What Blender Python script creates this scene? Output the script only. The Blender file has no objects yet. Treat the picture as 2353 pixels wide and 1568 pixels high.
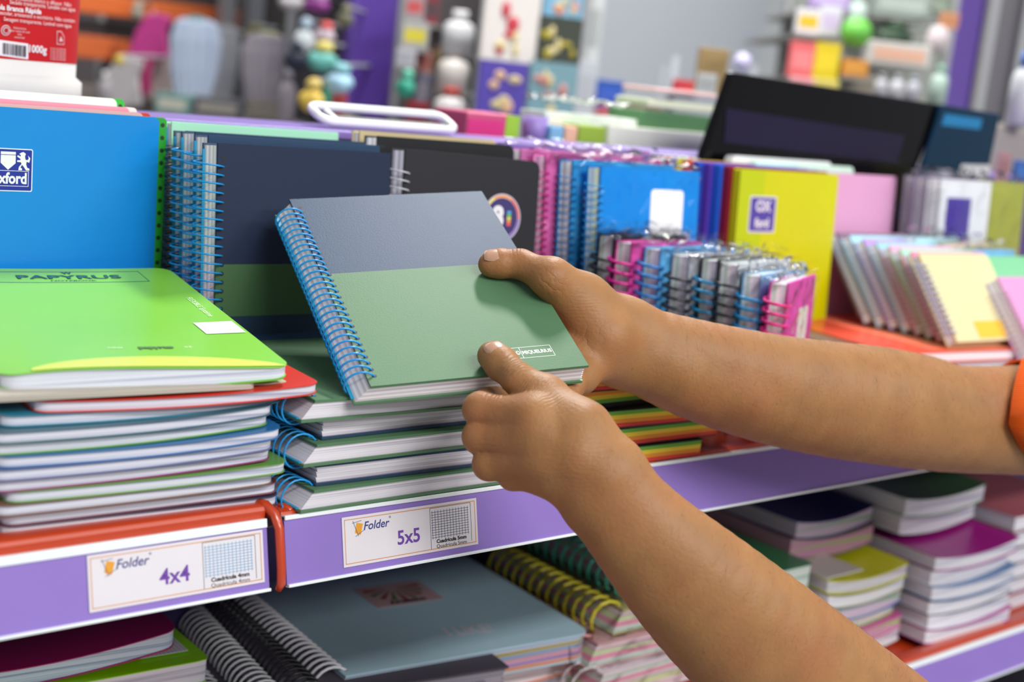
import bpy, math, random
import numpy as np
from mathutils import Vector, Matrix
random.seed(7)
D = bpy.data; SC = bpy.context.scene; COL = SC.collection

# ---------------------------------------------------------------- camera
FPX = 3268.0
def basis(h, p, r):
    h, p, r = map(math.radians, (h, p, r))
    f = np.array([math.cos(p)*math.cos(h), math.cos(p)*math.sin(h), -math.sin(p)])
    rt = np.array([math.sin(h), -math.cos(h), 0.]); up = np.cross(rt, f)
    return rt*math.cos(r)+up*math.sin(r), -rt*math.sin(r)+up*math.cos(r), f
CR, CU, CF = basis(47.66, 10.70, 6.456)
CC = np.array([-0.43082, -0.64316, 0.25715])
cam = D.objects.new('camera', D.cameras.new('camera')); COL.objects.link(cam); SC.camera = cam
cam.matrix_world = Matrix([[CR[i], CU[i], -CF[i], CC[i]] for i in range(3)]+[[0, 0, 0, 1]])
cam.data.sensor_width = 36; cam.data.lens = 50; cam.data.clip_start = .05
cam.data.dof.use_dof = True; cam.data.dof.focus_distance = .865; cam.data.dof.aperture_fstop = 5.0
cam.data.dof.aperture_blades = 0

# ---------------------------------------------------------------- world, exposure, ceiling lamps of the shop
W = D.worlds.new('world'); SC.world = W; W.use_nodes = True
W.node_tree.nodes['Background'].inputs[0].default_value = (.92, .96, 1, 1)
W.node_tree.nodes['Background'].inputs[1].default_value = .38
vs = SC.view_settings; vs.view_transform = 'Standard'; vs.look = 'None'; vs.exposure = .12; vs.gamma = 1; vs.use_curve_mapping = False
def area(name, loc, sx, sy, power, tgt=(0, 0, -1), col=(1, .98, .95)):
    l = D.lights.new(name, 'AREA'); l.shape = 'RECTANGLE'; l.size = sx; l.size_y = sy; l.energy = power; l.color = col
    o = D.objects.new(name, l); COL.objects.link(o); o.location = loc
    o.rotation_euler = Vector(tgt).to_track_quat('-Z', 'Y').to_euler(); return o
area('ceiling_panel_light', (1.0, 0.85, 1.75), .20, .45, 42)
area('ceiling_panel_light', (-.15, -1.85, 1.75), 1.2, .3, 30, (0, 1, -1))
area('ceiling_panel_light', (1.8, -1.8, 1.75), 1.2, .3, 17, (0, 1, -1))
area('ceiling_panel_light', (0.6, -3.3, 1.75), 2.4, .4, 44, (0, 1, -.6))
area('ceiling_panel_light', (3.0, 2.2, 1.75), 2.0, .6, 60)
area('ceiling_panel_light', (0.8, 2.6, 1.75), 1.6, .4, 22)
area('ceiling_panel_light', (4.5, 4.4, 1.75), 2.0, 2.0, 60)

# ---------------------------------------------------------------- helpers
def ray(x, y): return CF + CR*(x-1176.5)/FPX - CU*(y-784.)/FPX
def at(x, y, ax, v):                      # the point of the plane axis=v that a pixel shows
    r = ray(x, y); return Vector(CC + r*((v-CC[ax])/r[ax]))
def dp(x, y, d): return Vector(CC + ray(x, y)*d)
def lin(h):
    h = h.lstrip('#'); c = [int(h[i:i+2], 16)/255 for i in (0, 2, 4)]
    return tuple(x/12.92 if x <= .04045 else ((x+.055)/1.055)**2.4 for x in c)+(1,)
MC = {}
def mat(c, rough=.5, spec=.5, bump=0, bscale=300, vary=0, metal=0, trans=0, sss=0, coat=0, alpha=1, emit=0, vscale=40):
    key = (c, rough, spec, bump, bscale, vary, metal, trans, sss, coat, alpha, emit, vscale)
    if key in MC: return MC[key]
    m = D.materials.new('paint_'+c.strip('#')); m.use_nodes = True; nt = m.node_tree; b = nt.nodes['Principled BSDF']
    col = lin(c); b.inputs['Base Color'].default_value = col; b.inputs['Roughness'].default_value = rough
    b.inputs['Specular IOR Level'].default_value = spec; b.inputs['Metallic'].default_value = metal
    b.inputs['Transmission Weight'].default_value = trans; b.inputs['Coat Weight'].default_value = coat; b.inputs['Alpha'].default_value = alpha
    if emit: b.inputs['Emission Color'].default_value = col; b.inputs['Emission Strength'].default_value = emit
    if sss: b.inputs['Subsurface Weight'].default_value = sss; b.inputs['Subsurface Radius'].default_value = (.006, .002, .001); b.inputs['Subsurface Scale'].default_value = 1
    tc = nt.nodes.new('ShaderNodeTexCoord')
    if bump:
        n = nt.nodes.new('ShaderNodeTexNoise'); n.inputs['Scale'].default_value = bscale; n.inputs['Detail'].default_value = 4
        bp = nt.nodes.new('ShaderNodeBump'); bp.inputs['Strength'].default_value = bump; bp.inputs['Distance'].default_value = .001
        nt.links.new(tc.outputs['Object'], n.inputs['Vector']); nt.links.new(n.outputs[0], bp.inputs['Height']); nt.links.new(bp.outputs[0], b.inputs['Normal'])
    n2 = nt.nodes.new('ShaderNodeTexNoise'); n2.inputs['Scale'].default_value = vscale; n2.inputs['Detail'].default_value = 3
    mx = nt.nodes.new('ShaderNodeMix'); mx.data_type = 'RGBA'; v = vary or .03
    mx.inputs[6].default_value = tuple(max(0, x*(1-v)) for x in col[:3])+(1,); mx.inputs[7].default_value = tuple(min(1, x*(1+v)) for x in col[:3])+(1,)
    nt.links.new(tc.outputs['Object'], n2.inputs['Vector']); nt.links.new(n2.outputs[0], mx.inputs[0]); nt.links.new(mx.outputs[2], b.inputs['Base Color'])
    MC[key] = m; return m
def paper_mat(c, c2, freq, axis=2, rough=.7):       # page block: sheets show as fine lines
    key = ('pp', c, c2, freq, axis)
    if key in MC: return MC[key]
    m = mat(c, rough).copy(); nt = m.node_tree; b = nt.nodes['Principled BSDF']
    tc = [n for n in nt.nodes if n.type == 'TEX_COORD'][0]
    mp = nt.nodes.new('ShaderNodeMapping'); s = [3, 3, 3]; s[axis] = freq; mp.inputs['Scale'].default_value = s
    n = nt.nodes.new('ShaderNodeTexNoise'); n.inputs['Scale'].default_value = 1; n.inputs['Detail'].default_value = 3
    r = nt.nodes.new('ShaderNodeValToRGB'); r.color_ramp.elements[0].position = .38; r.color_ramp.elements[1].position = .5
    r.color_ramp.elements[0].color = lin(c2); r.color_ramp.elements[1].color = lin(c)
    nt.links.new(tc.outputs['Object'], mp.inputs[0]); nt.links.new(mp.outputs[0], n.inputs['Vector']); nt.links.new(n.outputs[0], r.inputs[0]); nt.links.new(r.outputs[0], b.inputs['Base Color'])
    MC[key] = m; return m
def film_mat(rough=.06, amount=.17, bump=.5, bscale=60, tint='#ffffff'):   # clear crinkled plastic
    key = ('film', rough, amount, bump, bscale, tint)
    if key in MC: return MC[key]
    m = D.materials.new('clear_film'); m.use_nodes = True; nt = m.node_tree; nt.nodes.clear()
    o = nt.nodes.new('ShaderNodeOutputMaterial'); t = nt.nodes.new('ShaderNodeBsdfTransparent'); g = nt.nodes.new('ShaderNodeBsdfGlossy')
    t.inputs[0].default_value = lin(tint); g.inputs['Roughness'].default_value = rough
    mx = nt.nodes.new('ShaderNodeMixShader'); lw = nt.nodes.new('ShaderNodeLayerWeight'); lw.inputs[0].default_value = amount
    tc = nt.nodes.new('ShaderNodeTexCoord'); n = nt.nodes.new('ShaderNodeTexNoise'); n.inputs['Scale'].default_value = bscale; n.inputs['Detail'].default_value = 2
    bp = nt.nodes.new('ShaderNodeBump'); bp.inputs['Strength'].default_value = bump; bp.inputs['Distance'].default_value = .01
    nt.links.new(tc.outputs['Object'], n.inputs['Vector']); nt.links.new(n.outputs[0], bp.inputs['Height'])
    nt.links.new(bp.outputs[0], g.inputs['Normal']); nt.links.new(bp.outputs[0], lw.inputs['Normal'])
    nt.links.new(lw.outputs['Fresnel'], mx.inputs[0]); nt.links.new(t.outputs[0], mx.inputs[1]); nt.links.new(g.outputs[0], mx.inputs[2]); nt.links.new(mx.outputs[0], o.inputs[0])
    MC[key] = m; return m

class MB:
    def __init__(s): s.v = []; s.f = []; s.m = []
    def add(s, vs, fs, mi=0):
        k = len(s.v); s.v += [tuple(v) for v in vs]; s.f += [tuple(i+k for i in f) for f in fs]; s.m += [mi]*len(fs); return s
    def box(s, x0, x1, y0, y1, z0, z1, mi=0):
        return s.add([(x0, y0, z0), (x1, y0, z0), (x1, y1, z0), (x0, y1, z0), (x0, y0, z1), (x1, y0, z1), (x1, y1, z1), (x0, y1, z1)],
                     [(0, 3, 2, 1), (4, 5, 6, 7), (0, 1, 5, 4), (1, 2, 6, 5), (2, 3, 7, 6), (3, 0, 4, 7)], mi)
    def prism(s, pts, z0, z1, mi=0, sh=0, capmi=None):   # pts: ccw outline; sh moves the bottom outline in x
        n = len(pts); c = mi if capmi is None else capmi
        s.add([(x+sh, y, z0) for x, y in pts]+[(x, y, z1) for x, y in pts], [(i, (i+1) % n, n+(i+1) % n, n+i) for i in range(n)], mi)
        k = len(s.v)-2*n
        s.f += [tuple(k+i for i in range(n))[::-1], tuple(k+n+i for i in range(n))]; s.m += [c, c]; return s
    def tube(s, path, r, seg=8, mi=0, closed=False, cap=True):
        P = [Vector(p) for p in path]; n = len(P); up = None; rings = []
        rr = r if hasattr(r, '__len__') else [r]*n
        for i in range(n):
            t = (P[(i+1) % n]-P[i-1]) if closed else (P[min(i+1, n-1)]-P[max(i-1, 0)])
            t.normalize()
            if up is None: up = t.orthogonal().normalized()
            up = (up-t*up.dot(t)); up = up.normalized() if up.length > 1e-6 else t.orthogonal().normalized()
            b = t.cross(up); rings.append([P[i]+(up*math.cos(a)+b*math.sin(a))*rr[i] for a in [2*math.pi*j/seg for j in range(seg)]])
        fs = []
        for i in range(n if closed else n-1):
            for j in range(seg):
                a = i*seg+j; b_ = i*seg+(j+1) % seg; c = ((i+1) % n)*seg+(j+1) % seg; d = ((i+1) % n)*seg+j; fs.append((a, b_, c, d))
        if not closed and cap: fs += [tuple(range(seg))[::-1], tuple((n-1)*seg+j for j in range(seg))]
        return s.add([v for g in rings for v in g], fs, mi)
    def lathe(s, prof, seg=20, mi=0, c=(0, 0, 0), sx=1, sy=1):
        n = len(prof)
        vs = [(c[0]+r*sx*math.cos(2*math.pi*j/seg), c[1]+r*sy*math.sin(2*math.pi*j/seg), c[2]+z) for r, z in prof for j in range(seg)]
        fs = [(i*seg+j, i*seg+(j+1) % seg, (i+1)*seg+(j+1) % seg, (i+1)*seg+j) for i in range(n-1) for j in range(seg)]
        fs += [tuple(range(seg))[::-1], tuple((n-1)*seg+j for j in range(seg))]
        return s.add(vs, fs, mi)
    def ball(s, c, rx, ry=None, rz=None, seg=16, mi=0, wob=0):
        ry = ry or rx; rz = rz or rx; N = seg//2; vs = [(c[0], c[1], c[2]-rz)]; ph = random.random()*6
        for i in range(1, N):
            a = math.pi*i/N
            for j in range(seg):
                b = 2*math.pi*j/seg; w = 1+wob*math.sin(3*b+ph+2*a)*math.sin(a)+wob*.6*math.cos(5*b-3*a+ph)
                vs.append((c[0]+rx*w*math.sin(a)*math.cos(b), c[1]+ry*w*math.sin(a)*math.sin(b), c[2]-rz*math.cos(a)))
        vs.append((c[0], c[1], c[2]+rz)); fs = [(0, 1+(j+1) % seg, 1+j) for j in range(seg)]
        for i in range(N-2):
            for j in range(seg): fs.append((1+i*seg+j, 1+i*seg+(j+1) % seg, 1+(i+1)*seg+(j+1) % seg, 1+(i+1)*seg+j))
        k = len(vs)-1; fs += [(k, k-seg+j, k-seg+(j+1) % seg) for j in range(seg)]
        return s.add(vs, fs, mi)
    def build(s, name, mats, parent=None, smooth=False, M=None, bevel=0):
        me = D.meshes.new(name); me.from_pydata(s.v, [], s.f); mats = mats if isinstance(mats, (list, tuple)) else [mats]
        for m in mats: me.materials.append(m)
        me.polygons.foreach_set('material_index', s.m)
        if smooth: me.polygons.foreach_set('use_smooth', [True]*len(s.f))
        me.update(); o = D.objects.new(name, me); COL.objects.link(o)
        if parent: o.parent = parent
        if M is not None: o.matrix_local = M
        if bevel:
            b = o.modifiers.new('bevel', 'BEVEL'); b.width = bevel; b.segments = 2; b.limit_method = 'ANGLE'
        return o
def tag(o, label=None, cat=None, group=None, kind=None):
    for k, v in (('label', label), ('category', cat), ('group', group), ('kind', kind)):
        if v: o[k] = v
    return o
def thing(name, label, cat, M=None, group=None, kind=None):
    o = D.objects.new(name, None); COL.objects.link(o); o.empty_display_size = .01
    if M is not None: o.matrix_world = M
    return tag(o, label, cat, group, kind)
def frame(o, x, y, z):
    x, y, z = Vector(x).normalized(), Vector(y).normalized(), Vector(z).normalized()
    return Matrix([[x[i], y[i], z[i], o[i]] for i in range(3)]+[[0, 0, 0, 1]])
def T(x, y, z, yaw=0): return Matrix.Translation((x, y, z)) @ Matrix.Rotation(math.radians(yaw), 4, 'Z')
def rrect(x0, x1, y0, y1, r, n=5, corners=(1, 1, 1, 1)):      # bl, br, tr, tl
    out = []
    for (cx, cy, a0, on) in ((x0+r, y0+r, 180, corners[0]), (x1-r, y0+r, 270, corners[1]), (x1-r, y1-r, 0, corners[2]), (x0+r, y1-r, 90, corners[3])):
        if not on or r <= 0:
            out.append((x0 if a0 in (180, 90) else x1, y0 if a0 in (180, 270) else y1)); continue
        for i in range(n+1):
            a = math.radians(a0+90*i/n); out.append((cx+r*math.cos(a), cy+r*math.sin(a)))
    return out
def text(s, size, m, parent, M, name='printed_word', offset=0, sx=1, align='CENTER', ext=.00004, shear=0):
    c = D.curves.new(name, 'FONT'); c.body = s; c.size = size; c.align_x = align; c.align_y = 'CENTER'; c.offset = offset; c.extrude = ext; c.shear = shear; c.resolution_u = 3
    t = D.objects.new('t', c); COL.objects.link(t); dg = bpy.context.evaluated_depsgraph_get(); dg.update()
    me = D.meshes.new_from_object(t.evaluated_get(dg)); D.objects.remove(t)
    me.materials.clear(); me.materials.append(m); o = D.objects.new(name, me); COL.objects.link(o); o.parent = parent
    o.matrix_local = M @ Matrix.Diagonal((sx, 1, 1, 1)); return o

# ---------------------------------------------------------------- notebooks
def coil_mb(h, t, rc, pitch, rw, hole=.0045, seg=6, per=18, margin=.008, sh=0):
    xc = hole-math.sqrt(max(1e-9, rc*rc-(t/2)**2)); n = int((h-2*margin)/pitch); m = MB(); path = []
    for i in range(n*per+1):
        a = 2*math.pi*i/per; zz = t/2+rc*math.sin(a)
        path.append((xc+rc*math.cos(a)+sh*(t/2-zz)/t, margin+pitch*i/per, zz))
    m.tube(path, rw, seg); return m, n
def spiral_notebook(label, M, w, h, t, cover, coil, rc=None, pitch=.0058, rw=.00065, cr=.001, stripes=None, shear=.007, pages=None, back=None,
                    group=None, fine=True, holes=True, wrapped=False, name='spiral_notebook', cat='notebook', inset=.0015, extra=None, two_tone=None, divider='#1f97c4', ct=.0016):
    root = thing(name, label, cat, M, group)
    rc = rc or t/2+.004
    cm = [mat(cover, .5, .2, .12, 900)] + [mat(c, .5, .2, .12, 900) for _, _, c in (stripes or [])] + [mat('#15171b', .6)]
    m = MB()
    if stripes:
        for i, (y0, y1, c) in enumerate(stripes):
            m.prism(rrect(0, w, y0*h, y1*h, 0), t-ct, t, 1+i)
    else: m.prism(rrect(0, w, 0, h, cr, corners=(0, 1, 1, 0)), t-ct, t, 0)
    if holes and fine:
        n = int((h-.016)/pitch)
        for i in range(n+1):
            y = .008+pitch*i+.0005; m.prism([(.0045+.0015*math.cos(a), y+.0015*math.sin(a)) for a in [math.pi*k/4 for k in range(8)]], t-.0002, t+.00006, len(cm)-1)
    m.build('front_cover', cm, root, bevel=.0004 if fine and not stripes else 0)
    b = MB(); b.prism(rrect(-shear, w-.001, 0, h, cr, corners=(0, 1, 1, 0)), 0, ct); b.build('back_cover', mat(back or cover, .4, .5, .25, 700), root)
    p = MB(); pg = pages or [('#e4e2e6', '#a9a8b2')]
    k = len(pg); z0 = ct; dz = (t-2*ct)/k
    for i in range(k):
        za, zb = z0+i*dz, z0+(i+1)*dz
        xa = -shear*(1-i/k)+.001; p.prism(rrect(xa+shear/k, w-inset, inset, h-inset, max(0, cr-.001), corners=(0, 1, 1, 0)), za, zb, i, sh=-shear/k)
    p.build('pages', [paper_mat(a, b_, 900 if fine else 500) for a, b_ in pg], root)
    if divider and shear > 0 and fine:
        d = MB(); d.prism(rrect(-shear-.0006, w-.006, .004, h-.004, 0), ct*.9, ct+.0005); d.build('divider_sheet', mat(divider, .4), root)
    c, n = coil_mb(h, t, rc, pitch, rw, seg=6 if fine else 4, per=20 if fine else 12, sh=0)
    c.build('wire_spiral', mat(coil, .28, .6), root, smooth=True)
    if extra: extra(root, w, h, t)
    if wrapped:
        f = MB(); e = .004; nx, nz = 7, 9; vs = []; N = 26
        ring = rrect(-rc*1.6-e, w+e*.6, -e, h+e, .006, 3)
        outline = []
        for i in range(len(ring)):
            a, b_ = ring[i], ring[(i+1) % len(ring)]; L = math.dist(a, b_); q = max(1, int(L/.012))
            outline += [(a[0]+(b_[0]-a[0])*j/q, a[1]+(b_[1]-a[1])*j/q) for j in range(q)]
        def w_(): return random.uniform(-.0016, .0016)
        for z in (-.002, t*.5, t+.002):
            vs.append([(x+w_(), y+w_(), z+w_()) for x, y in outline])
        n = len(outline); f.add([v for r in vs for v in r], [(l*n+i, l*n+(i+1) % n, (l+1)*n+(i+1) % n, (l+1)*n+i) for l in range(2) for i in range(n)])
        # crinkled face
        gx, gy = 8, 11; vv = [(-rc*1.6+(w+rc*1.6)*i/(gx-1), h*j/(gy-1), t+.0025+random.uniform(-.0018, .0022)) for j in range(gy) for i in range(gx)]
        f.add(vv, [(j*gx+i, j*gx+i+1, (j+1)*gx+i+1, (j+1)*gx+i) for j in range(gy-1) for i in range(gx-1)])
        gx, gy = 16, 4; vv = [(-rc*1.3+(w+rc*1.3)*i/(gx-1)+random.uniform(-.001, .001), h+.001+.010*j/(gy-1), t*.5+random.uniform(-.006, .006)*(.4+j/3)) for j in range(gy) for i in range(gx)]
        f.add(vv, [(j*gx+i, j*gx+i+1, (j+1)*gx+i+1, (j+1)*gx+i) for j in range(gy-1) for i in range(gx-1)])
        f.build('plastic_wrap', film_mat(), root, smooth=False)
    return root
def soft_notebook(label, M, w, h, t, cover, bend=lambda x, y: 0, r=.012, page='#dfe0ea', line='#b3b6c6', group=None, name='stapled_notebook', cat='notebook',
                  bulge=None, extra=None, fine=True, back=None, left=True, ct=.0007):
    root = thing(name, label, cat, M, group); nx, ny = (30, 18) if fine else (14, 10)
    bl = bulge or (lambda x, y: 0)
    def slab(nm, za, zb, ma, ins=0, bz=0, bz0=0):
        m = MB(); g = []
        xs = [ins+(w-2*ins)*(.5-.5*math.cos(math.pi*i/nx)) for i in range(nx+1)]
        for x in xs:
            e = 0
            if x > w-r: e = r-math.sqrt(max(0, r*r-(x-(w-r))**2))
            if left and x < r: e = max(e, r-math.sqrt(max(0, r*r-(r-x)**2)))
            y0, y1 = ins+e, h-ins-e
            g.append([(x, y0+(y1-y0)*j/ny) for j in range(ny+1)])
        vs = []
        for z, bb in ((za, bz0), (zb, bz)):
            for col in g:
                for x, y in col: vs.append((x, y, z+bend(x, y)+bb*bl(x, y)))
        n = (nx+1)*(ny+1); fs = []; ix = lambda i, j: i*(ny+1)+j
        for i in range(nx):
            for j in range(ny):
                fs.append((n+ix(i, j), n+ix(i+1, j), n+ix(i+1, j+1), n+ix(i, j+1))); fs.append((ix(i, j), ix(i, j+1), ix(i+1, j+1), ix(i+1, j)))
        for i in range(nx):
            fs.append((ix(i, 0), ix(i+1, 0), n+ix(i+1, 0), n+ix(i, 0))); fs.append((ix(i+1, ny), ix(i, ny), n+ix(i, ny), n+ix(i+1, ny)))
        for j in range(ny):
            fs.append((ix(0, j+1), ix(0, j), n+ix(0, j), n+ix(0, j+1))); fs.append((ix(nx, j), ix(nx, j+1), n+ix(nx, j+1), n+ix(nx, j)))
        m.add(vs, fs); o = m.build(nm, ma, root, smooth=True)
        es = o.modifiers.new('edge', 'EDGE_SPLIT'); es.split_angle = .8; return o
    slab('front_cover', t-ct, t, mat(cover, .28, .5), 0, 1, 1); slab('back_cover', 0, ct, mat(back or cover, .35, .5))
    slab('pages', ct, t-ct, paper_mat(page, line, 1500 if fine else 600), .0015, 1)
    if extra: extra(root, w, h, t)
    return root

NAVY, GREEN, BLUEW = '#2b4360', '#547a59', '#1593dc'
# ---------------------------------------------------------------- gondola: shelves, trays, rails
def struct(o): o['kind'] = 'structure'; return o
def solo(name, part, label, cat, boxes, c, r=.5, bev=.002):
    t = thing(name, label, cat); b = MB(); [b.box(*q) for q in boxes]; b.build(part, mat(c, r), t, bevel=bev); return t
solo('back_panel', 'panel', 'violet back panel between the two sides of the shelf', 'panel', [(-.9, 1.55, .285, .30, -.60, .1895)], '#5b4a86')
solo('top_ledge', 'ledge', 'lilac ledge running along the top of the shelf unit', 'shelf', [(-.9, 1.55, .28, .35, .190, .197)], '#7f68b4', .45)
solo('shelf_board', 'board', 'grey shelf board of the upper shelf, under the orange trays', 'shelf', [(-.9, 1.55, .0195, .285, -.016, -.0075)], '#4a4550')
solo('shelf_board', 'board', 'grey shelf board of the lower shelf', 'shelf', [(-.9, 1.55, .0195, .285, -.250, -.2390)], '#4a4550')
solo('rear_frame', 'body', 'dark violet rear body of the shelf unit', 'shelf', [(-.9, 1.55, .302, .349, -1.0, .1895), (-.9, 1.55, .351, .47, -1.0, .190)], '#4a3f6c')
solo('plinth', 'body', 'dark plinth cabinet below the lower shelf', 'cabinet', [(-.9, 1.55, .02, .283, -1.0, -.40)], '#3a3640')
ORG = mat('#c03e17', .26, .6, coat=.3)
def tray(x0, x1, zf, label, lip=.006):
    r = thing('shelf_tray', label, 'tray', T(x0, 0, zf)); w = x1-x0
    b = MB(); b.box(0, w, .004, .27, -.005, 0); b.build('tray_floor', ORG, r)
    b = MB(); prof = [(.001, -.012), (.001, lip-.003), (.0022, lip-.0008), (.005, lip), (.013, lip), (.016, lip-.0015), (.017, 0)]
    n = len(prof); vs = [(x, y, z) for x in (0.0, w) for y, z in prof]; b.add(vs, [(i, n+i, n+i+1, i+1) for i in range(n-1)]+[tuple(range(n)), tuple(range(n, 2*n))[::-1]])
    b.build('front_lip', ORG, r, smooth=False, bevel=.0008)
    for q in (0, w-.0035): b = MB(); b.box(q, q+.0035, .018, .27, -.0, .012); b.build('side_lip', ORG, r, bevel=.001)
    return r
tray(-.62, -.0135, 0, 'orange metal shelf tray under the tall stack of stapled notebooks')
tr2 = tray(-.003, .60, -.002, 'orange metal shelf tray under the blue spiral notebooks', lip=.003)
b = MB(); b.tube([(.002, .018, -.001), (.007, .010, .001), (.009, .004, .000)], .0035, 10); b.tube([(.002, .028, .004), (.02, .03, .004)], .0025, 8)
b.build('corner_hook', ORG, tr2, smooth=True)
tray(.605, 1.30, -.002, 'orange metal shelf tray at the right end of the upper shelf', lip=.003)
tray(-.62, .60, -.2335, 'orange metal tray on the lower shelf below the label rails', lip=.003)
tray(.605, 1.30, -.2335, 'orange metal tray on the lower shelf at right', lip=.006)
RT, RB, HH = Vector((0, -.0015, -.0015)), Vector((0, -.0105, -.039)), 0
RL = (RT-RB).length; RZ = Vector((0, RT.z-RB.z, -(RT.y-RB.y))).normalized(); RY = (RT-RB).normalized(); RN = Vector((1, 0, 0)).cross(RY).normalized()
def rail(x0, x1, dz, label, paper='#8c72c0', band=.0042):
    M = frame((x0, RB.y, RB.z+dz), (1, 0, 0), RY, RN); r = thing('price_rail', label, 'rail', M); w = x1-x0
    b = MB(); b.box(0, w, 0, RL, -.002, 0); b.build('purple_strip', mat(paper, .5, vary=.06, vscale=12), r)
    b = MB(); b.box(0, w, RL-band, RL+.0008, -.004, .0012); b.box(0, w, -.001, .0008, -.002, .0022); b.build('white_edge', mat('#e9f0f4', .25), r, bevel=.0004)
    b = MB(); nx = 40; vs = []
    for i in range(nx+1):
        x = w*i/nx
        for y, z in ((0.0005, .0022), (RL*.3, .0016), (RL*.65, .0014), (RL-band, .0012)): vs.append((x, y, z+random.uniform(-.00012, .00012)))
    b.add(vs, [(i*4+j, (i+1)*4+j, (i+1)*4+j+1, i*4+j+1) for i in range(nx) for j in range(3)])
    b.build('clear_cover', film_mat(.12, .06, .15, 12), r, smooth=True); return r
r1 = rail(-.62, -.0145, 0, 'violet label rail with the 4x4 card, left end of the upper shelf')
r2 = rail(-.003, 1.30, 0, 'long violet label rail with the 5x5 card', band=.0018)
r3 = rail(-.62, 1.30, -.230, 'violet label rail along the lower shelf with a red square')
b = MB(); b.box(.955, .998, .006, .028, .0003, .0008); b.build('red_square', mat('#e2552f', .4), r3)
s = thing('rail_clip', 'orange curved metal clip between the two label rails', 'clip')
b = MB(); b.tube([(-.016, .012, .005), (-.012, .004, .005), (-.0095, -.002, .001), (-.0088, -.0065, -.006), (-.0085, -.0115, -.028), (-.0085, -.0125, -.036), (-.009, -.011, -.040)], [.0028, .003, .003, .0027, .0026, .0026, .002], 12)
b.build('bent_rod', ORG, s, smooth=True)

def price_card(px0, px1, num, label):
    x0 = at(px0, 1250, 1, -.006).x; x1 = at(px1, 1250, 1, -.006).x; return x0, x1
def card(x0, w, big, c1, c2, label, gridc, y0=.0045, h=.029):
    M = frame(Vector((x0, RB.y, RB.z))+RY*y0+RN*.0003, (1, 0, 0), RY, RN); r = thing('shelf_label', label, 'label', M)
    b = MB(); b.box(0, w, 0, h, 0, .0004); b.build('card', mat('#dcd8de', .5), r)
    b = MB(); k = .0015; t = .00045; z = (.0004, .00047)
    for q in ((k, w-k, k, k+t), (k, w-k, h-k-t, h-k), (k, k+t, k, h-k), (w-k-t, w-k, k, h-k)): b.box(*q, *z)
    b.build('orange_border', mat('#d08a4c', .5), r)
    gx0, gx1, gy0, gy1 = w*.635, w*.95, h*.26, h*.86
    b = MB(); t2 = .00014; n = 13; m_ = 11
    for i in range(n):
        x = gx0+.0015+(gx1-gx0-.004)*i/(n-1); b.box(x-t2, x+t2, gy0, gy1, *z)
    for i in range(m_):
        y = gy0+.001+(gy1-gy0-.002)*i/(m_-1); b.box(gx0+.0008, gx1-.0018, y-t2, y+t2, *z)
    b.build('grid_drawing', mat(gridc, .5), r)
    b = MB(); b.box(gx0-t2, gx0+t2, h*.06, h*.92, *z); b.box(gx1-t2, gx1+t2, h*.1, h*.92, *z); b.box(gx0, gx1, h*.92-t2, h*.92+t2, *z); b.build('grid_frame', mat('#222228', .5), r)
    V = mat('#6b3fa0', .5); K = mat('#1c1c22', .5); Z = .00045
    text(big, .0118, V, r, Matrix.Translation((w*.47, h*.40, Z)), 'size_number', offset=.00022)
    text(c1, .0031, K, r, Matrix.Translation(((gx0+gx1)/2, h*.205, Z)), 'caption', offset=.00012, sx=1.15)
    text(c2, .0031, K, r, Matrix.Translation(((gx0+gx1)/2, h*.10, Z)), 'caption', sx=1.15)
    b = MB(); b.add([(w*.085, h*.66, Z), (w*.125, h*.60, Z), (w*.145, h*.82, Z), (w*.10, h*.86, Z)], [(0, 1, 2, 3)]); b.build('logo_folder', mat('#dd9b2c', .5), r)
    b = MB(); b.tube([(w*.075, h*.9, Z), (w*.11, h*.585, Z)], .00016, 4); b.tube([(w*.09, h*.585, Z), (w*.155, h*.70, Z)], .00016, 4); b.tube([(w*.07, h*.86, Z), (w*.135, h*.89, Z)], .00016, 4); b.build('logo_outline', mat('#2b2b6b', .5), r)
    text('Folder', .0070, mat('#26307f', .5), r, Matrix.Translation((w*.235, h*.76, Z)), 'logo_word', offset=.00008, shear=.25)
    text('®', .002, mat('#26307f', .5), r, Matrix.Translation((w*.338, h*.87, Z)), 'logo_mark')
    return r
xa, xb = at(783, 1255, 1, -.005).x, at(1092, 1200, 1, -.005).x
card(xa, xb-xa, '5x5', 'Cuadrícula 5mm', 'Quadrícula 5mm', 'white card with 5x5 and a squared grid in the right rail', '#3a4460')
xa, xb = at(200, 1330, 1, -.005).x, at(602, 1275, 1, -.005).x
card(xa, xb-xa, '4x4', 'Cuadrícula 4mm', 'Quadrícula 4mm', 'white card with 4x4 and a blue squared grid in the left rail', '#4f9ac6')

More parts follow.
